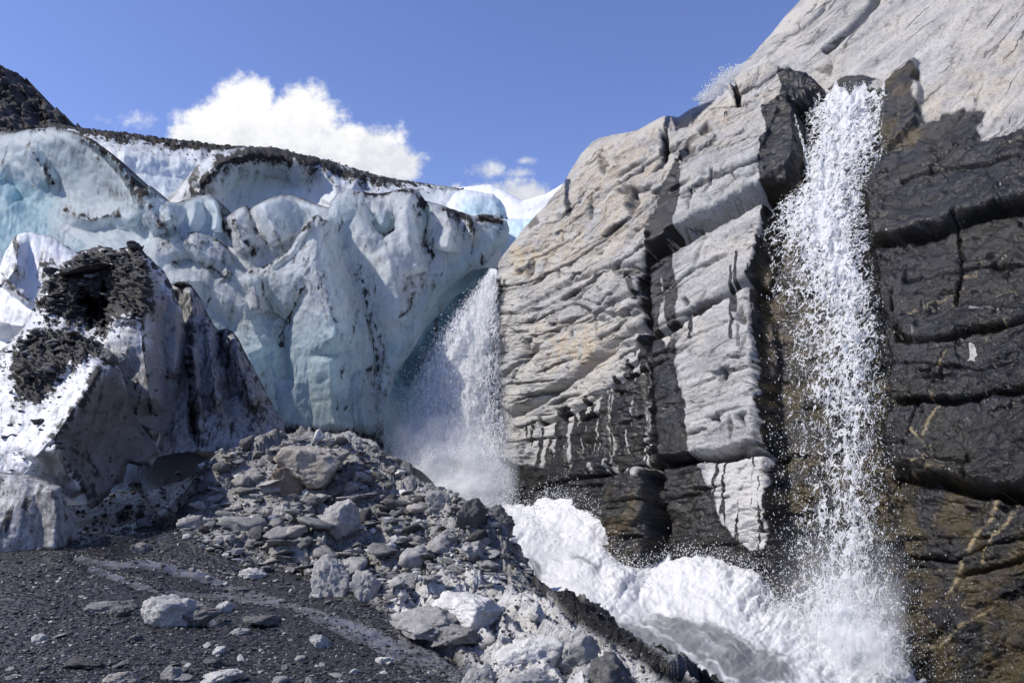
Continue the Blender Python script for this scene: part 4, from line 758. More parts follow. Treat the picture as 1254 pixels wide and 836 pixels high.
# ------------------------------------------------------------------ ground: gravel flat, rubble mound, bed of the torrent
def ground():
    C = [(-7, 3, 0.), (0, 2.5, 0), (3, 2.5, -.2), (-9, 8, .02), (-3, 6, 0), (0, 6, 0), (-4, 9.5, .0), (-9, 12, .1), (-2, 8.5, 0), (-12, 16, .5), (-14, 24, 1.2), (-5, 28, 1.4), (-14, 34, 1.6), (-7, 22, 1.0),
         (1, 13, -2.2), (-.6, 16.8, -1.7), (-1.6, 20.5, -1.1), (-2.6, 25, -.7), (2.6, 10.6, -2.4), (3.6, 8.6, -2.5), (4.4, 7, -2.6), (6, 5.5, -2.6), (5.5, 12, -2.6), (3, 16, -2.3), (1, 20, -1.7), (0, 24, -1.2), (9, 4, -2.7), (6, 2.5, -2.4), (10, 14, -2.7), (6, 24, -2.3), (0, 34, -1), (10, 34, -2.4)]
    for px, py, Y in [(270,557,16.2),(330,542,17.2),(390,536,18),(440,548,18),(480,563,17.5),(510,596,16.2),(550,606,15.2),(600,630,13.8),(628,660,12.7),(640,700,11.5),(720,748,9.5),(790,793,8),(860,838,6.8),(930,900,5.5),
                      (330,640,12.9),(300,700,11.2),(420,640,13.7),(380,600,15.3),(520,700,10.8),(560,650,12.5),(650,790,7.4),(700,836,6.1),(600,740,8.8),(480,600,15.6),(230,640,14.6),(200,622,16.4),(240,580,18.2),(130,650,13.6),(430,700,11.1),(560,800,7.2),(470,650,13.2),(520,620,14.6),(700,770,8.4),(620,700,10.9)]:
        p = at(px, py, Y); C.append(tuple(p))
    p = at(330, 530, 23); C.append((p[0], 23, 1.35)); C.append((-2.5, 22.5, 1.1)); C.append((-4.5, 25, 1.4))
    f = rbf([(x * 30, y * 30, z) for x, y, z in C], .004)
    ys = np.exp(np.concatenate([np.linspace(math.log(2.6), math.log(20), 500), np.linspace(math.log(20), math.log(44), 40)[1:]]))
    us = np.arange(-230, 1500, 2.0)
    X = (us[None, :] - 627) / FPX * ys[:, None] * 1.02; Y = np.repeat(ys[:, None], len(us), 1)
    Z = np.minimum(f(X * 30, Y * 30), 2.3); Z = np.maximum(Z, -2.9)
    P = np.stack([X, Y, Z], -1); px, py = proj(P)
    z0 = X * 0
    rock = inpoly(px, py, [(262,552),(330,530),(395,520),(445,538),(490,555),(515,590),(560,595),(620,620),(650,690),(740,745),(880,836),(1000,1000),(760,1000),(600,836),(560,800),(470,745),(380,700),(330,690),(235,655),(215,640),(235,600)], 12, 501, 8)
    rock = np.maximum(rock, sstep(-.3, -.7, Z))
    outc = inpoly(px, py, [(468,735),(500,715),(560,695),(620,715),(700,745),(790,800),(860,850),(900,900),(700,900),(600,850),(560,790),(490,770)], 8, 502, 8)
    q = np.stack([X, Y, Z], -1)
    H1, E1 = facets(np.stack([X * 1.5, Y * 1.5, z0], -1), 511, .55); H2, E2 = facets(np.stack([X * 4.2 + .3 * Y, Y * 3.0, z0], -1), 512, .6); H3, E3 = facets(np.stack([X * 11, Y * 8, z0], -1), 513, .6)
    big = fbm(q[..., :2] * .8, 3, 514)
    rr = rock * (1 - .5 * outc)
    d = rr * ((H1 - .4) * .22 + (H2 - .5) * .12 + (H3 - .5) * .045 + .16 * big) - rr * (.06 * np.exp(-(E2 / .08) ** 2))
    lay = X * .55 + Y * .25 + .25 * fbm(q[..., :2] * 1.1, 3, 516); s_ = lay * 4.5; d += outc * .16 * (np.abs(s_ - np.floor(s_) - .5) * 2 - .4) * (1 + fbm(q[..., :2] * 2, 3, 517)) + outc * .10 * fbm(q[..., :2] * 5, 4, 518)
    fl = rock * inpoly(px, py, [(240,570),(330,560),(330,680),(240,660)], 20); d *= (1 - .55 * fl)
    gr = (1 - rock); d += gr * (.035 * fbm(q[..., :2] * 1.1, 4, 519) + .012 * fbm(q[..., :2] * 9, 3, 520))
    chan = z0.copy()
    cst = z0.copy()
    for kk, (pts, w) in enumerate(STREAMS):
        dd, _, T = pdist(px, py, pts); w_ = np.interp(T, [0, 1], w); chan = np.maximum(chan, np.exp(-(dd / (w_ * 1.5)) ** 2)); cst = np.maximum(cst, (kk < 4) * np.exp(-(dd / (w_ * 1.05)) ** 2))
    d -= chan * .06; d += gr * .014 * fbm(q[..., :2] * 3.5, 3, 530)
    Z = Z + d; P[..., 2] = Z
    px, py = proj(P)
    wet = sstep(.12, -.25, Z + .08 * big) * rock + .5 * chan * gr
    wet = np.maximum(wet, 1. * inpoly(px, py, [(200,510),(262,556),(250,600),(225,650),(100,690),(90,640),(150,570)], 16, 521, 6))  # shadow of the ice blocks, painted dark through the wet mask
    wet = wet * (1 - .9 * outc); wet = np.maximum(wet, inpoly(px, py, [(640,690),(720,730),(800,790),(900,870),(840,860),(780,810),(700,760)], 8, 522, 6))
    pale = outc * sstep(-.6, .1, fbm(q[..., :2] * 2.2, 4, 523)) * .95
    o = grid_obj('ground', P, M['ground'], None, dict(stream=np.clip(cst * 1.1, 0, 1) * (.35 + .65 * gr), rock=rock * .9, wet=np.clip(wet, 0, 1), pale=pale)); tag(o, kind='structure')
    V = np.array([(-4000, -4000, -3.2), (4000, -4000, -3.2), (4000, 4000, -3.2), (-4000, 4000, -3.2)]); tag(mesh_obj('valley_floor', V, [(0, 1, 2, 3)], M['ground']), kind='structure')
    return P, px, py
STREAMS = [([(95,680),(130,688),(180,688),(240,700),(285,717),(330,731),(368,742),(392,752),(430,764)], (5, 6)), ([(110,694),(140,703),(180,716),(225,725),(290,727),(345,735),(388,748)], (4, 6)), ([(225,725),(245,738),(258,755)], (4, 7)), ([(388,750),(430,765),(470,783),(520,800),(575,820),(640,850)], (9, 17)), ([(170,590),(190,612),(205,630),(190,655),(150,678)], (5, 10))]
GP, GPX, GPY = ground()
class Surf:
    """what lies at a photo pixel on a built surface"""
    def __init__(s, items):
        s.P = np.concatenate([p.reshape(-1, 3) for p in items]); x, y = proj(s.P); s.x, s.y = x, y
        ok = (s.P[:, 1] > 1) & (x > -100) & (x < 1354) & (y > -20) & (y < 900); idx = np.nonzero(ok)[0]; idx = idx[np.argsort(-s.P[idx, 1])]
        s.b = np.full((480, 240), -1); s.b[((x[idx] + 100) / 4).astype(int), ((y[idx] + 20) / 4).astype(int)] = idx
    def __call__(s, px, py):
        i, j = int((px + 100) / 4), int((py + 20) / 4); best = None
        for r in (0, 1, 2, 3):
            k = s.b[max(i - r, 0):i + r + 1, max(j - r, 0):j + r + 1].ravel(); k = k[k >= 0]
            if len(k):
                k = k[np.argmin(np.hypot(s.x[k] - px, s.y[k] - py))]; return Vector(s.P[k])
        return None
GROUND = Surf([GP])
def rock_mesh(name, seed, sub=3, planes=14, flat=.6, rough=.05, cut=(.52, .9)):
    r = np.random.default_rng(seed); bm = bmesh.new(); bmesh.ops.create_icosphere(bm, subdivisions=sub, radius=1.)
    D = np.array([v.co[:] for v in bm.verts]); D /= np.linalg.norm(D, axis=1, keepdims=True)
    n = r.normal(size=(planes, 3)); n[:, 2] *= 1 + (1 - flat); n /= np.linalg.norm(n, axis=1, keepdims=True); h = r.uniform(cut[0], cut[1], planes)
    k = D @ n.T; rad = np.min(np.where(k > .05, h / np.maximum(k, .05), 9), axis=1); rad = np.minimum(rad, 1.15)
    Hf, _ = facets(D * 1.9 + seed * 1.7, seed, .8); Hg, _ = facets(D * np.array([4.2, 4.2, 7.]) + seed, seed + 5, .8); rad = rad * (1 + .16 * (Hf - .5) + .07 * (Hg - .5))
    V = D * rad[:, None]
    V *= (1 + rough * fbm(D * 2.2 + seed, 4, seed) + rough * .6 * fbm(D * 6 * np.array([1, 1, 2.5]) + seed, 3, seed + 3))[:, None]
    V[:, 2] *= flat
    V /= np.abs(V[:, :2]).max()
    me = bpy.data.meshes.new(name)
    for v, c in zip(bm.verts, V): v.co = c
    for f_ in bm.faces: f_.smooth = True
    bm.to_mesh(me); bm.free(); return me
PROTO = {}
def proto(kind, mat):
    key = (kind, mat)
    if key not in PROTO:
        PROTO[key] = []
        for k in range(7):
            fl = {'slab': .22, 'shard': .5, 'lump': .75}[kind] * (1 + .12 * math.sin(k * 2.3))
            me = rock_mesh('rock', 900 + k * 13 + len(kind) * 7, 3, {'slab': 9, 'shard': 11, 'lump': 15}[kind], fl); me.materials.append(M[mat]); PROTO[key].append(me)
    return random.choice(PROTO[key])
def put_rock(name, me, loc, w, h=None, rot=None, label=None, cat='rock', group=None, sink=.3, dep=1.):
    o = bpy.data.objects.new(name, me); COL.objects.link(o)
    zmax = max(abs(v.co.z) for v in me.vertices) if h else 1
    o.scale = (w / 2, w / 2 * dep, (h / 2 / zmax) if h else w / 2)
    o.rotation_euler = rot or (random.uniform(-.35, .35), random.uniform(-.35, .35), random.uniform(0, 6.3))
    hh = (h / 2) if h else w * .2
    o.location = (loc[0], loc[1], loc[2] + hh * (1 - 2 * sink))
    return tag(o, label, cat, group)
def big_rock(px, py, w, h, label, mat='stone', seed=1, flat=.6, rot=(0, 0, 0), planes=14, name='boulder', dep=.8, sink=.3, rough=.06, cut=(.52, .9), surf=None, dy=0.):
    """px, py: the middle of the rock's foot in the photo; w, h in photo pixels"""
    p = (surf or GROUND)(px, py); k = p.y / FPX
    me = rock_mesh(name, seed, 5, planes, flat, rough, cut); me.materials.append(M[mat])
    return put_rock(name, me, p, w * k, h * k, rot, label, 'boulder' if name == 'boulder' else 'rock', None, sink, dep)
# single rocks one can tell apart
big_rock(386, 592, 112, 68, 'large tan and grey boulder lying across the top of the rubble mound', 'tan', 11, .55, (.1, -.28, .2), 11, dep=.8, sink=.16)
big_rock(352, 598, 50, 40, 'brown broken face of rock against the left foot of the large tan boulder', 'brown', 12, .7, (0, .2, .5), 9, dep=.6, sink=.3)
big_rock(419, 655, 52, 56, 'rounded grey boulder standing on end in front of the large tan boulder', 'stone', 13, .95, (0, .25, .3), 18, cut=(.8, .98), sink=.18)
big_rock(390, 541, 17, 22, 'small upright pale stone on the crest of the rubble mound', 'pale', 14, 1.1, (0, .1, .3), 12, sink=.05)
big_rock(334, 541, 46, 22, 'low rounded pale rock on the crest of the mound, left of the upright stone', 'stone', 15, .5, (0, -.1, .3), 14, sink=.3)
big_rock(208, 762, 72, 44, 'pale rounded boulder alone on the dark gravel beside the meltwater stream', 'pale', 16, .6, (0, .05, .2), 15, cut=(.75, .98), sink=.18)
big_rock(240, 763, 56, 24, 'dark wedge-shaped slate leaning on the pale gravel boulder', 'slate', 17, .45, (0, -.12, .2), 9, name='rock', sink=.2)
big_rock(138, 744, 62, 22, 'long flat grey slab on the gravel, left of the pale boulder', 'slate', 18, .28, (0, .06, .1), 9, name='rock')
big_rock(150, 750, 30, 16, 'small dark slab tucked under the long flat grey slab', 'slate', 19, .4, (0, -.1, .4), 9, name='rock')
big_rock(327, 763, 58, 16, 'thin dark flat slab on the gravel, right of the stream fork', 'slate', 20, .25, (0, .03, .1), 9, name='rock')
big_rock(276, 746, 30, 18, 'small pale angular stone between the two stream channels', 'pale', 21, .6, (0, 0, .5), 10, name='rock')
big_rock(290, 722, 40, 9, 'narrow dark slab lying in the upper stream channel', 'slate', 22, .22, (0, .02, .05), 8, name='rock')
big_rock(172, 673, 28, 20, 'small grey rock at the edge of the ice shadow', 'stone', 23, .6, (0, 0, .2), 11, name='rock')
big_rock(310, 706, 38, 16, 'pale flat rock at the foot of the mound by the stream', 'pale', 24, .4, (0, .05, .3), 11, name='rock')
big_rock(405, 726, 66, 62, 'pale fractured rock block at the lower left of the mound', 'pale', 25, .85, (0, .15, .5), 18, sink=.25, rough=.1)
big_rock(448, 728, 44, 44, 'grey fractured block beside the pale fractured block', 'stone', 26, .8, (0, -.1, .5), 16, sink=.3, rough=.1)
big_rock(437, 588, 30, 22, 'small tan flat stone right of the large tan boulder', 'tan', 27, .5, (.1, -.1, .3), 9, name='rock')
big_rock(408, 606, 52, 26, 'flat dark slab under the right end of the tan boulder', 'slate', 28, .35, (0, -.15, .3), 9, name='rock')
big_rock(255, 556, 32, 12, 'flat yellowish slab in the shade at the back of the mound', 'brown', 29, .3, (0, .15, .3), 9, name='rock')
big_rock(537, 622, 40, 32, 'pale grey ribbed block on the right shoulder of the mound', 'stone', 30, .7, (0, .1, .4), 14, rough=.1)
big_rock(572, 640, 52, 46, 'dark wet grooved boulder above the torrent', 'wetrock', 31, .75, (0, .2, .6), 14, rough=.12)
big_rock(604, 655, 58, 52, 'dark rounded boulder at the torrent edge of the mound', 'wetrock', 32, .8, (0, .15, 1.), 16, rough=.1)
big_rock(612, 690, 50, 60, 'grey angular boulder overhanging the torrent bank', 'slate', 33, .95, (0, .1, .3), 14, rough=.09)
big_rock(578, 680, 46, 40, 'grey angular boulder left of the overhanging bank boulder', 'stone', 34, .75, (0, -.1, .8), 12)
big_rock(545, 660, 34, 24, 'flat grey stone bedded in the right slope of the mound', 'stone', 35, .4, (.1, .1, .3), 10, name='rock')
big_rock(515, 765, 98, 34, 'low pale layered rock ledge beside the stream', 'stone', 36, .5, (.05, -.08, .15), 9, sink=.4, rough=.14, dep=1.2)
big_rock(575, 758, 98, 40, 'pale angular rock ledge in the middle of the near outcrop', 'pale', 37, .55, (.05, .1, .3), 9, sink=.4, rough=.14, dep=1.2)
big_rock(560, 785, 70, 34, 'sloping grey slab in front of the pale rock ledge', 'stone', 38, .4, (.1, -.15, .2), 10, sink=.3)
big_rock(650, 800, 96, 60, 'smooth pale bedrock hump nearest the torrent', 'pale', 39, .5, (0, .2, .5), 12, sink=.5, rough=.16)
big_rock(700, 800, 80, 50, 'ridged pale bedrock step above the wet bank', 'stone', 40, .5, (0, .35, .7), 13, sink=.4, rough=.12)
big_rock(750, 835, 90, 56, 'grey bedrock rib running down to the torrent', 'slate', 41, .5, (0, .4, .7), 13, sink=.4, rough=.12)
big_rock(640, 845, 90, 50, 'broad pale rock at the bottom edge near the stream mouth', 'pale', 42, .5, (0, .1, .4), 15, sink=.35, rough=.08)
big_rock(582, 842, 44, 28, 'pale grey rock standing in the stream at the bottom edge', 'stone', 43, .6, (0, 0, .4), 12, sink=.2)
big_rock(147, 832, 42, 22, 'pale yellowish stone at the bottom left of the gravel', 'tan', 44, .5, (0, 0, .4), 12, name='rock')
big_rock(210, 828, 34, 22, 'grey rounded stone at the bottom of the gravel, next to the yellowish stone', 'stone', 45, .6, (0, 0, .2), 14, name='rock')
big_rock(295, 772, 28, 12, 'small pale flat stone in front of the thin dark slab', 'pale', 46, .4, (0, 0, .2), 10, name='rock')
big_rock(262, 812, 30, 14, 'grey tilted shard near the bottom middle of the gravel', 'slate', 47, .4, (0, .2, .6), 9, name='rock')
big_rock(395, 790, 32, 18, 'pale shard propped up on the gravel beside the stream', 'pale', 48, .35, (.2, .25, .4), 9, name='rock')
big_rock(470, 810, 26, 14, 'pale flat stone on the far side of the stream bend', 'pale', 49, .4, (0, 0, .4), 10, name='rock')
big_rock(100, 812, 52, 16, 'dark low slab half buried in gravel at bottom left', 'dark', 50, .3, (0, .05, .2), 9, name='rock')
big_rock(270, 835, 60, 22, 'wide pale rock cut by the bottom edge of the photo', 'pale', 51, .4, (0, 0, .3), 12, name='rock')
# rubble one by one
def scatter(n, poly, wlo, whi, kinds, mats, name, labels, group, surf=GROUND, sink=.3, cat='rock', p=2.2, tries=40):
    a = np.array(poly); k = 0
    for t in range(n * tries):
        x, y = random.uniform(a[:, 0].min(), a[:, 0].max()), random.uniform(a[:, 1].min(), a[:, 1].max())
        if inpoly(np.array([x]), np.array([y]), poly, .5)[0] < .5: continue
        q = surf(x, y)
        if q is None: continue
        w = (wlo + (whi - wlo) * random.random() ** p) * q.y / FPX; kd = random.choice(kinds); mt = random.choice(mats)
        put_rock(name, proto(kd, mt), q, w, None, None, labels, cat, group, sink, random.uniform(.6, 1)); k += 1
        if k >= n: return
scatter(230, [(270,552),(330,538),(395,530),(445,545),(490,565),(515,600),(560,612),(612,640),(636,700),(560,700),(470,740),(380,700),(300,690),(235,660),(235,620),(250,580)], 8, 36, ['shard', 'slab', 'lump', 'shard'], ['stone', 'stone', 'stone', 'slate', 'slate', 'dark'], 'rubble_stone', 'broken grey stone among the rubble of the mound', 'rubble stones on the mound')
scatter(48, [(285,575),(340,560),(440,560),(520,610),(600,650),(610,700),(470,735),(380,700),(300,680)], 24, 58, ['slab', 'shard', 'slab'], ['stone', 'slate', 'stone', 'tan'], 'rubble_stone', 'larger broken slab wedged in the rubble of the mound', 'larger slabs in the mound', sink=.35, p=1.5)
scatter(45, [(440,575),(520,640),(560,690),(470,690),(425,660)], 10, 30, ['slab', 'slab', 'shard'], ['slate', 'slate', 'dark'], 'slate_slab', 'dark flat slate in the broken slope of the mound', 'slates on the mound slope')
scatter(22, [(470,735),(560,695),(640,720),(800,830),(640,836),(560,790)], 8, 26, ['shard', 'lump'], ['pale', 'stone', 'stone'], 'outcrop_stone', 'loose stone on the pale outcrop beside the torrent', 'loose stones on the outcrop')
scatter(60, [(10,790),(60,760),(240,780),(330,775),(440,790),(560,836),(0,836)], 6, 24, ['slab', 'lump', 'slab'], ['stone', 'pale', 'slate', 'slate'], 'gravel_stone', 'loose stone lying on the dark gravel', 'loose stones on the gravel', sink=.25)
scatter(30, [(230,690),(380,700),(440,760),(330,740),(240,716)], 5, 14, ['lump', 'shard'], ['stone', 'slate', 'pale'], 'stream_stone', 'small stone between the stream channels', 'stones between the stream channels', sink=.25)
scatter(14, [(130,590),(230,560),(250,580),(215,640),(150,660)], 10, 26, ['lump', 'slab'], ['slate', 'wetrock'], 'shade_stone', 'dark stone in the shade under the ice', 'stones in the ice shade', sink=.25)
PYR = Surf([ICE['pyramid'][1][2]]); COR = Surf([ICE['corner'][1][2]])
scatter(85, [(60,342),(85,322),(115,306),(147,308),(166,302),(178,335),(182,370),(170,384),(140,384),(100,385),(62,382)], 5, 20, ['slab', 'shard', 'slab'], ['dark', 'slate', 'slate'], 'slate_slab', 'dark slate on the cap of the ice pyramid', 'slates capping the ice pyramid', PYR, .25, 'slate')
scatter(48, [(20,425),(44,405),(80,407),(122,420),(118,430),(95,438),(70,448),(60,468),(40,476),(24,465)], 6, 20, ['slab', 'shard', 'slab'], ['dark', 'slate', 'slate'], 'slate_slab', 'dark slate on the top of the sloping ice block', 'slates on the sloping ice block', COR, .25, 'slate')
scatter(9, [(5,480),(60,500),(50,540),(5,540)], 5, 15, ['slab'], ['dark'], 'slate_slab', 'dark slate chip on the snowy slope of the ice block', 'slate chips on the snowy slope', COR, .3, 'slate')
big_rock(105, 334, 84, 10, 'long pale slate slab lying across the rubble of the ice pyramid', 'slate', 61, .18, (.15, -.22, .1), 8, name='rock', surf=PYR, sink=.1)
big_rock(60, 332, 26, 14, 'dark slab jutting from the left edge of the rubble cap', 'dark', 62, .4, (0, .1, .3), 9, name='rock', surf=PYR)
big_rock(166, 303, 20, 12, 'dark stone on the very tip of the ice pyramid', 'dark', 63, .6, (0, .2, .3), 9, name='rock', surf=PYR)
big_rock(132, 440, 26, 22, 'round grey stone stuck to the corner of the sloping ice block', 'slate', 64, .8, (0, .1, .3), 13, name='rock', surf=COR, sink=.2)
big_rock(46, 517, 20, 10, 'lone dark chip on the snowy slope, nearest the ridge', 'dark', 65, .4, (0, .2, .3), 8, name='rock', surf=COR)
big_rock(222, 348, 22, 8, 'dark slate cap on top of the thin dirty ice fin', 'dark', 66, .4, (0, .1, .2), 9, name='rock', surf=Surf([ICE['fin'][1][2]]))
big_rock(603, 268, 36, 10, 'dark rubble heap on the lip of the glacier above the gorge', 'dark', 67, .4, (0, .1, .2), 12, name='rock', surf=Surf([GF[1][2]]))
# the countless small stuff
def chips(name, sheets, n, lo, hi, mat, parent, lab, sd, spread=10, extra=0.):
    r = np.random.default_rng(sd); Vs, Fs, base = [], [], 0; ms = [rock_mesh('g', 70 + k, 1, 7, .45) for k in range(4)]
    pr = [(np.array([v.co[:] for v in m_.vertices]), np.array([p.vertices[:] for p in m_.polygons])) for m_ in ms]
    for m_ in ms: bpy.data.meshes.remove(m_)
    P = np.concatenate([s_[1][2].reshape(-1, 3) for s_ in sheets]); w = np.concatenate([(smooth2(s_[1][4], spread * spread // 2).ravel() + extra) for s_ in sheets]); pick = r.choice(len(P), n, p=w / w.sum())
    for k, i in enumerate(pick):
        V, F = pr[k % 4]; s = (lo + (hi - lo) * r.random() ** 2.5) * P[i, 1] / FPX / 2; a = r.uniform(0, 6.3); cc, ss = math.cos(a), math.sin(a); tl = r.uniform(-.5, .5)
        Q = V * np.array([s * 1.2, s * r.uniform(.6, 1), s * r.uniform(.5, 1)]); Q[:, 2] += tl * Q[:, 0]; Q = Q @ np.array([[cc, ss, 0], [-ss, cc, 0], [0, 0, 1]]) + P[i] + np.array([0, -.15 * s, s * .15])
        Vs.append(Q); Fs.append(F + base); base += len(V)
    o = mesh_obj(name, np.concatenate(Vs), np.concatenate(Fs), M[mat], parent, smooth=False); o['kind'] = 'stuff'
    if lab: tag(o, lab, 'rubble')
chips('debris', [UI, DO], 1500, 1., 4.2, 'darkchip', GL, None, 81, 6)
chips('slate_chips', [ICE['pyramid']], 1300, 1.5, 9, 'darkchip', None, 'small dark slate chips strewn over the ice pyramid', 82, 12, .012)
chips('slate_chips', [ICE['corner']], 1100, 1.5, 8, 'darkchip', None, 'small dark slate chips strewn over the sloping ice block', 83, 14, .022)
def gravel(name, n, lab, lo, hi, mat, poly, sd):
    r = np.random.default_rng(sd); me0 = [rock_mesh('g', 40 + k, 1, 7, .7) for k in range(4)]
    Vs, Fs, base = [], [], 0
    protos = [(np.array([v.co[:] for v in m_.vertices]), np.array([p.vertices[:] for p in m_.polygons])) for m_ in me0]
    for m_ in me0: bpy.data.meshes.remove(m_)
    vis = (GPX > -60) & (GPX < 1100) & (GPY > 540) & (GPY < 850) & (GP[..., 2] > -.5) & (GP[..., 1] < 20)
    if poly: vis &= inpoly(GPX, GPY, poly, 4) > .5
    idx = np.nonzero(vis.ravel())[0]; w = (1 / GP.reshape(-1, 3)[idx, 1]); pick = r.choice(idx, n, p=w / w.sum()); P = GP.reshape(-1, 3)[pick]
    pk, yy = GPX.ravel()[pick], GPY.ravel()[pick]
    for k in range(n):
        V, F = protos[k % 4]; s = (lo + (hi - lo) * r.random() ** 3.5) * P[k, 1] / FPX; a = r.uniform(0, 6.3); c, s2 = math.cos(a), math.sin(a)
        Q = V * np.array([s, s * r.uniform(.5, 1), s * r.uniform(.4, 1)]); Q = Q @ np.array([[c, s2, 0], [-s2, c, 0], [0, 0, 1]]) + P[k] + np.array([0, 0, s * .2])
        Vs.append(Q); Fs.append(F + base); base += len(V)
    o = mesh_obj(name, np.concatenate(Vs), np.concatenate(Fs), M[mat], smooth=False); tag(o, lab, name, kind='stuff')
gravel('gravel', 15000, 'fine grey gravel strewn over the dark flat', 1., 4.2, 'pebble', None, 5)
gravel('rubble', 4200, 'fine broken rubble filling the gaps between the stones of the mound', 2., 9., 'chip', [(262,552),(330,535),(395,525),(445,543),(490,560),(515,593),(560,600),(620,640),(650,700),(600,720),(470,745),(380,705),(300,695),(225,660),(235,600)], 6)

# ------------------------------------------------------------------ torrent and waterfalls
TOR = rbf([(470,560,30),(540,585,27.5),(600,607,26.0),(560,612,24),(640,625,22.8),(620,660,19),(700,640,20.6),(690,615,22.0),(660,720,15.5),(745,640,19.9),(760,690,17.9),(720,760,12.8),(800,690,18.0),(850,685,17.3),(800,800,10.8),(900,690,16.6),(935,715,15.6),(900,840,9.6),(970,755,14.6),(1050,788,13.4),(1105,812,12.4),(1000,840,10.6),(1160,815,11.9),(1180,850,11.2),(1180,920,9.3),(800,920,8),(600,760,13),(560,680,18.4),(480,620,24)], .003)
def torrent():
    top = [(470,575),(500,570),(530,572),(560,582),(585,594),(600,600),(625,618),(650,622),(668,612),(690,606),(712,614),(735,632),(752,652),(764,676),(776,696),(790,694),(806,684),(826,678),(850,680),(872,685),(895,684),(915,694),(932,706),(950,735),(975,752),(1000,762),(1030,775),(1060,786),(1085,800),(1105,808),(1122,800),(1140,800),(1158,806),(1172,822),(1190,860)]
    px, py = coons(top, [(1190,860),(1200,960)], [(520,960),(1200,960)], [(470,575),(440,640),(520,960)], 1.7)
    z0 = px * 0; Y = TOR(px, py); P = at(px, py, Y); dt, _, _ = pdist(px, py, top, 140)
    fx = np.stack([px / 60. - py / 120., py / 34. + px / 90., z0], -1)
    b1 = billow(fx, 5, 601, .58); b2 = billow(np.stack([px / 14., py / 10., z0], -1), 4, 603, .6); n = fbm(np.stack([px / 90., py / 60., z0], -1), 3, 605)
    near_wall = np.exp(-(dt / 42.) ** 2)
    h = .15 * (b1 - .35) * (.5 + 1.5 * near_wall) + .05 * (b2 - .3) * (.5 + near_wall) + .16 * n
    for x, y, r, a in ((700,622,40,.35),(735,650,30,.3),(690,660,50,.2),(830,695,40,.35),(880,700,40,.3),(960,765,45,.25),(1040,795,50,.25),(1140,815,26,.35),(640,640,40,.2),(720,700,60,.15)):
        h += .55 * a * np.exp(-((px - x) ** 2 + ((py - y) * 1.4) ** 2) / r ** 2)
    P[..., 2] += h; P[..., 1] -= .4 * h * near_wall
    clear = z0 + .42
    for pts, w, k in (([(690,680),(740,690),(790,725),(760,730),(700,700)], 14, .8), ([(760,750),(850,740),(960,790),(1000,836),(900,860),(830,800)], 26, .85), ([(640,680),(665,690),(668,712),(645,705)], 8, .7), ([(720,745),(800,760),(880,836),(960,900),(860,900),(760,800)], 16, .85), ([(800,760),(840,770),(900,800),(880,810),(830,790)], 8, .95)):  # small patch beside the mound is its cast shadow, painted grey
        clear = np.maximum(clear, k * inpoly(px, py, pts, w, 611, 10))
    clear = clear - .34 * near_wall - .12 * b1
    fu = (px * .86 + py * .5) / 95. + .3 * n; fv = (py * .86 - px * .5) / 17. + 1.2 * n
    o = grid_obj('river', P, M['foam'], None, dict(clear=np.clip(clear, 0, 1), fu=fu, fv=fv)); tag(o, 'foaming white torrent rushing between the rubble mound and the cliff', 'river', kind='structure')
    return P, clear
TP, TCLEAR = torrent()
TPR = None
OCT_V = np.array([(1, 0, 0), (-1, 0, 0), (0, 1, 0), (0, -1, 0), (0, 0, 1), (0, 0, -1)], float); OCT_F = np.array([(0, 2, 4), (2, 1, 4), (1, 3, 4), (3, 0, 4), (2, 0, 5), (1, 2, 5), (3, 1, 5), (0, 3, 5)])
def drops(name, px, py, Y, size, stretch, parent, seed=1, lean=0.):
    """size in photo pixels at the distance of the drop"""
    r = np.random.default_rng(seed); n = len(px); C = at(px, py, Y); s = size * Y / FPX / 2
    V = OCT_V[None] * np.stack([s * r.uniform(.6, 1.2, n), s * r.uniform(.6, 1.2, n), s * stretch], -1)[:, None, :]
    V[:, :, 0] += lean * V[:, :, 2]; V += C[:, None] + r.normal(size=(n, 6, 3)) * (s * .18)[:, None, None]
    F = OCT_F[None] + (np.arange(n) * 6)[:, None, None]
    o = mesh_obj(name, V.reshape(-1, 3), F.reshape(-1, 3), M['drop'], parent); o['kind'] = 'stuff'; return o
def sheet(name, top, right, bot, left, Yf, dens, mat, parent, seed, relief, step=2.):
    px, py = coons(top, right, bot, left, step); z0 = px * 0
    Y = Yf(px, py) - relief * (.5 + fbm(np.stack([px / 30., py / 60., z0 + seed], -1), 4, seed) + .35 * fbm(np.stack([px / 8., py / 14., z0 + seed], -1), 3, seed + 3))
    return grid_obj(name, at(px, py, Y), M[mat], parent, dict(dens=dens(px, py)))
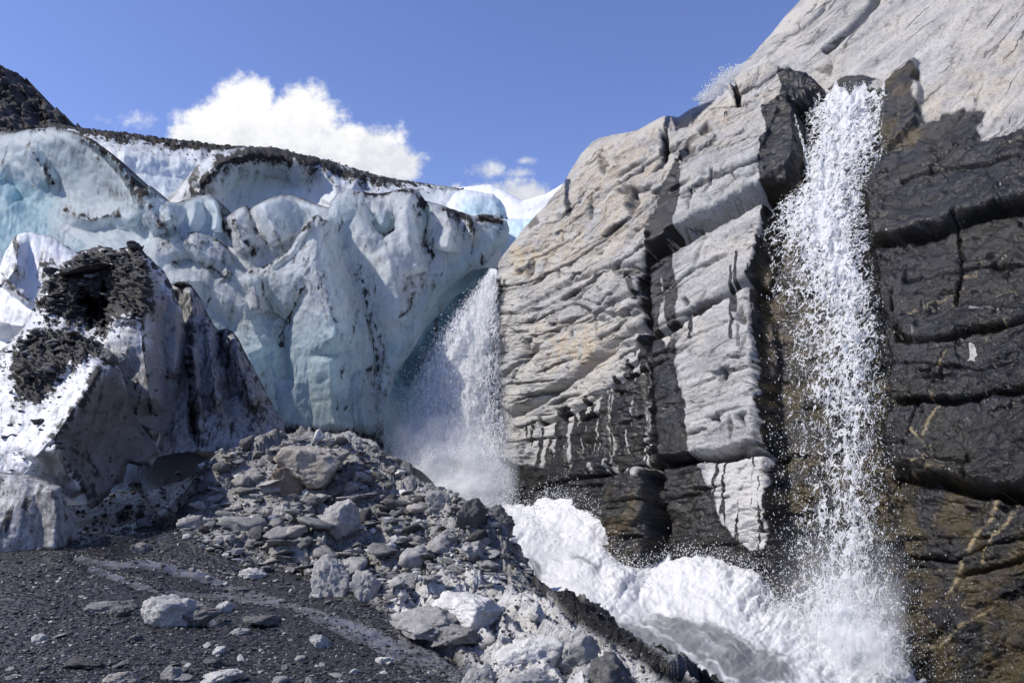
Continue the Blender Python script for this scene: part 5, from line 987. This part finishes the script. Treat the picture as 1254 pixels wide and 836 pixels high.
# right fall: straight down the wet rock
RC = [(1040,104),(1035,140),(1022,185),(1008,225),(1000,262),(1022,300),(1038,350),(1042,420),(1044,500),(1044,580),(1042,660),(1032,740),(1040,800)]
RL = [(1000,112),(988,140),(984,185),(985,222),(955,250),(940,290),(944,350),(940,420),(935,500),(930,580),(932,660),(940,720),(965,770)]
RR = [(1082,104),(1082,150),(1078,200),(1060,225),(1058,262),(1066,310),(1076,370),(1084,440),(1090,520),(1092,600),(1098,680),(1108,750),(1104,815)]
def side(pts, y): a = np.array(pts, float); return np.interp(y, a[:, 1], a[:, 0])
def right_fall():
    root = empty('waterfall', at(1040, 800, 12.6), 'tall broken waterfall splashing straight down the wet black rock at right', 'waterfall')
    wall = lambda x, y: CLIFF_Y(x, y) + .1
    def dens(off, k=1.):
        def f(x, y):
            l, r, c = side(RL, y), side(RR, y), side(RC, y); t = np.where(x < c, (c - x) / (c - l + 1e-6), (x - c) / (r - c + 1e-6))
            core = np.interp(y, [100, 130, 200, 260, 300, 360, 420, 480, 560, 640, 720, 780, 815], [1.0, .86, .76, .86, .78, .70, .63, .58, .51, .50, .66, .92, 1.06])
            lowl = np.where(x < c, np.interp(y, [240, 300, 420], [0., .10, .16]), 0)
            return np.clip(core - (.42 + .25 * lowl) * np.clip(t, 0, 1.4) ** 1.6 - lowl * (t > .1) * .5 - .9 * np.clip(t - 1, 0, 1) + off + .30 * fbm(np.stack([x / 13., y / 34., x * 0 + off], -1), 4, 777, .6) + .18 * fbm(np.stack([x / 40., y / 60., x * 0 + off], -1), 2, 779), 0, 1.2) * k * sstep(100, 116, y + 5 * np.sin(x * .21) + 3 * np.sin(x * .53))
        return f
    top, bot = [(990,100),(1090,98)], [(940,825),(1120,830)]
    for k, (rel, off) in enumerate(((.25, .0), (.7, -.16))):
        sheet('water_sheet', top, [(1090,98),(1090,150),(1070,225),(1072,310),(1092,440),(1100,600),(1120,830)], bot, [(990,100),(978,150),(976,215),(945,245),(930,290),(930,500),(922,640),(940,825)], lambda x, y, k=k: wall(x, y) - .15 - .32 * k - np.interp(y, [100, 300, 800], [0, .15, .5]), dens(off), 'fall', root, 701 + k * 10, rel)
    r = np.random.default_rng(21); n = 34000
    y = 100 + 720 * r.random(n) ** .8; c = side(RC, y); sg = r.normal(size=n); l, rr = side(RL, y), side(RR, y)
    x = c + np.where(sg < 0, (c - l) * .52, (rr - c) * .5) * sg * np.interp(y, [100, 250, 500, 800], [.7, .8, .95, 1.0])
    cl = fbm(np.stack([x / 11., y / 20., x * 0], -1), 4, 781, .6); kp = r.random(n) < .22 + .9 * sstep(-.05, .3, cl); x, y = x[kp], y[kp]; n = len(x)
    drops('spray', x, y, wall(x, y) - .2 - r.random(n) * np.interp(y, [100, 300, 800], [.5, .9, 1.6]), .55 + 1.35 * r.random(n) ** 2.5, r.uniform(.8, 2.2, n), root, 3)
    n = 7000; y = 640 + 190 * r.random(n) ** .75; x = side(RC, y) + r.normal(size=n) * np.interp(y, [640, 720, 830], [34, 52, 58]) + np.interp(y, [640, 830], [-14, 4])
    drops('splash', x, y, wall(x, y) - .4 - r.random(n) * 1.2, .5 + 1.2 * r.random(n) ** 2, r.uniform(.8, 1.8, n), root, 4)
    for k in range(4):
        px, py = coons([(935,610),(1120,610)], [(1120,610),(1130,835)], [(925,835),(1130,835)], [(935,610),(925,835)], 4.)
        d = np.exp(-(((px - 1035 - .1 * (py - 700)) / 62) ** 2 + ((py - 800) / 82) ** 2)) * sstep(0, 20, np.minimum(px - 935, 1118 - px)) * sstep(0, 40, py - 612) * sstep(0, 12, 832 - py) * .55
        grid_obj('mist', at(px, py, wall(px, py) - .6 - .5 * k + .4 * fbm(np.stack([px / 30., py / 30., px * 0 + k], -1), 3, 87 + k)), M['mist'], root, dict(dens=d))
    # thin side trickles
    for pts in ([(972,140),(980,165),(987,190),(991,218)],):
        n = 160; t = r.random(n); a = np.array(pts, float); tt = np.linspace(0, 1, len(a)); x = np.interp(t, tt, a[:, 0]) + r.normal(size=n) * .9; y = np.interp(t, tt, a[:, 1])
        drops('trickle', x, y, wall(x, y) - .55 - .4 * (pts[0][0] < 1000), .9 + 1. * r.random(n), r.uniform(1.5, 3.2, n), root, 5)
    return root
right_fall()
# left fall: leaps from the lip of the cliff into the gorge
def left_fall():
    root = empty('waterfall', at(560, 600, 25), 'white misty waterfall leaping from the lip of the pale cliff beside the glacier', 'waterfall')
    Yf = lambda x, y: np.interp(y, [330, 400, 600], [30.2, 28.6, 26.2]) + (600 - x) * .012
    def cen(y): return np.interp(y, [330, 350, 380, 420, 460, 500, 540, 580, 610], [605, 598, 589, 578, 570, 563, 557, 552, 550])
    def lef(y): return np.interp(y, [330, 350, 380, 420, 460, 500, 540, 580, 610], [600, 588, 566, 538, 515, 498, 488, 484, 480])
    def rig(y): return np.interp(y, [330, 350, 380, 420, 460, 500, 540, 580, 610], [609, 607, 606, 607, 609, 612, 616, 620, 625])
    def dens(off):
        def f(x, y):
            c, l, r = cen(y), lef(y), rig(y); t = np.where(x < c, (c - x) / (c - l), (x - c) / (r - c))
            core = np.interp(y, [330, 380, 440, 500, 560, 600], [1.05, 1.0, .92, .86, .95, 1.1])
            return np.clip(core + .06 - .52 * np.clip(t, 0, 2) ** 1.3 + off, 0, 1.2)
        return f
    for k, off in enumerate((.02, -.08)):
        sheet('water_veil', [(594,328),(612,330)], [(612,330),(612,400),(614,500),(630,615)], [(470,615),(630,615)], [(594,328),(560,375),(525,425),(490,500),(470,615)], lambda x, y, k=k: Yf(x, y) - .5 * k, dens(off), 'fall2', root, 741 + 10 * k, .5)
    r = np.random.default_rng(31); n = 21000
    y = 334 + 272 * r.random(n) ** .72; sg = r.normal(size=n); c, l, rr = cen(y), lef(y), rig(y)
    x = c + np.where(sg < 0, (c - l) * .66, (rr - c) * .45) * sg
    drops('spray', x, y, Yf(x, y) - 1.6 * r.random(n), .55 + .95 * r.random(n) ** 2, r.uniform(.8, 1.9, n), root, 6)
    n = 2500; y = 345 + 260 * r.random(n) ** .7; x = lef(y) - 4 + r.normal(size=n) * np.interp(y, [340, 600], [4, 16]); drops('spray', x, y, Yf(x, y) - 1.2 * r.random(n), .5 + .8 * r.random(n) ** 2, r.uniform(.8, 1.6, n), root, 7)
    # mist boiling up where it lands: a stack of soft lumps
    for k in range(5):
        px, py = coons([(468,500),(560,470),(640,520)], [(640,520),(650,625)], [(455,620),(650,625)], [(468,500),(455,620)], 3.)
        d = np.exp(-(((px - 556) / 66) ** 2 + ((py - 594) / 58) ** 2)); d = d * sstep(0, 14, np.minimum(np.minimum(px - 470, 640 - px), py - 500)) * .6 * sstep(0, 10, 622 - py)
        Y = Yf(px, py) - .3 - .55 * k + .5 * fbm(np.stack([px / 30., py / 30., px * 0 + k], -1), 3, 77 + k)
        grid_obj('mist', at(px, py, Y), M['mist'], root, dict(dens=d))
    n = 9000; a = 3.1416 * r.random(n); rr = r.random(n) ** .6; x = 556 + 78 * rr * np.cos(a) + r.normal(size=n) * 5; y = 612 - 66 * rr * np.sin(a) + r.normal(size=n) * 4
    drops('splash', x, y, Yf(x, y) - .6 - 1.6 * r.random(n), .6 + 1.1 * r.random(n) ** 2, r.uniform(.8, 1.6, n), root, 9)
    return root
left_fall()
def wall_spray():
    r = np.random.default_rng(61); root = empty('river_spray', TP[0, 60], 'fine white spray thrown up where the torrent hits the foot of the cliff', 'spray'); root['kind'] = 'stuff'
    n = 9000; row = np.clip((np.abs(r.normal(size=n)) * 16).astype(int), 0, TP.shape[0] - 1); colm = r.integers(0, TP.shape[1], n); Q = TP[row, colm]; x, y = proj(Q)
    y = y - np.abs(r.normal(size=n)) * 9 - 1; x = x + r.normal(size=n) * 5
    m = 22000; rw = r.integers(0, TP.shape[0], m); cl = r.integers(0, TP.shape[1], m); keep = TCLEAR[rw, cl] + .3 * r.random(m) < .38; Q2 = TP[rw[keep], cl[keep]]; x2, y2 = proj(Q2); m = len(x2)
    drops('drops', x2, y2 - 1 - 5 * r.random(m) ** 3, Q2[:, 1] - .1, .5 + 1.2 * r.random(m) ** 2.5, r.uniform(.6, 1.3, m), root, 13)
    drops('drops', x, y, Q[:, 1] - .15 - .3 * r.random(n), .6 + 1.3 * r.random(n) ** 2.2, r.uniform(.8, 1.5, n), root, 12)
wall_spray()
def burst():
    root = empty('waterfall', at(880, 118, 25.5), 'small white spray of a hidden upper fall, rising behind the cliff crest against blue sky', 'waterfall')
    r = np.random.default_rng(41); n = 3800; t = r.random(n) ** 1.3
    x = 911 - 52 * t + r.normal(size=n) * (2 + 4 * t) ; y = 80 + 44 * t - np.abs(r.normal(size=n)) * (1 + 7 * np.sin(np.clip(t * 3.2, 0, 3.14))) + r.random(n) * 14 * (1 - t)
    drops('spray', x, y, 26.2 + 1.5 * r.random(n), .7 + 1.4 * r.random(n) ** 2, r.uniform(.8, 1.5, n), root, 8)
    px, py = coons([(914,74),(920,86)], [(920,86),(905,130)], [(850,132),(905,130)], [(914,74),(880,98),(850,132)], 2.); z0 = px * 0
    dt, _, _ = pdist(px, py, [(914,74),(880,98),(850,132)], 60)
    grid_obj('water_sheet', at(px, py, 27.4 + .3 * fbm(np.stack([px / 9., py / 9., z0], -1), 3, 5)), M['fall2'], root, dict(dens=.55 + .5 * sstep(0, 14, dt)))
burst()
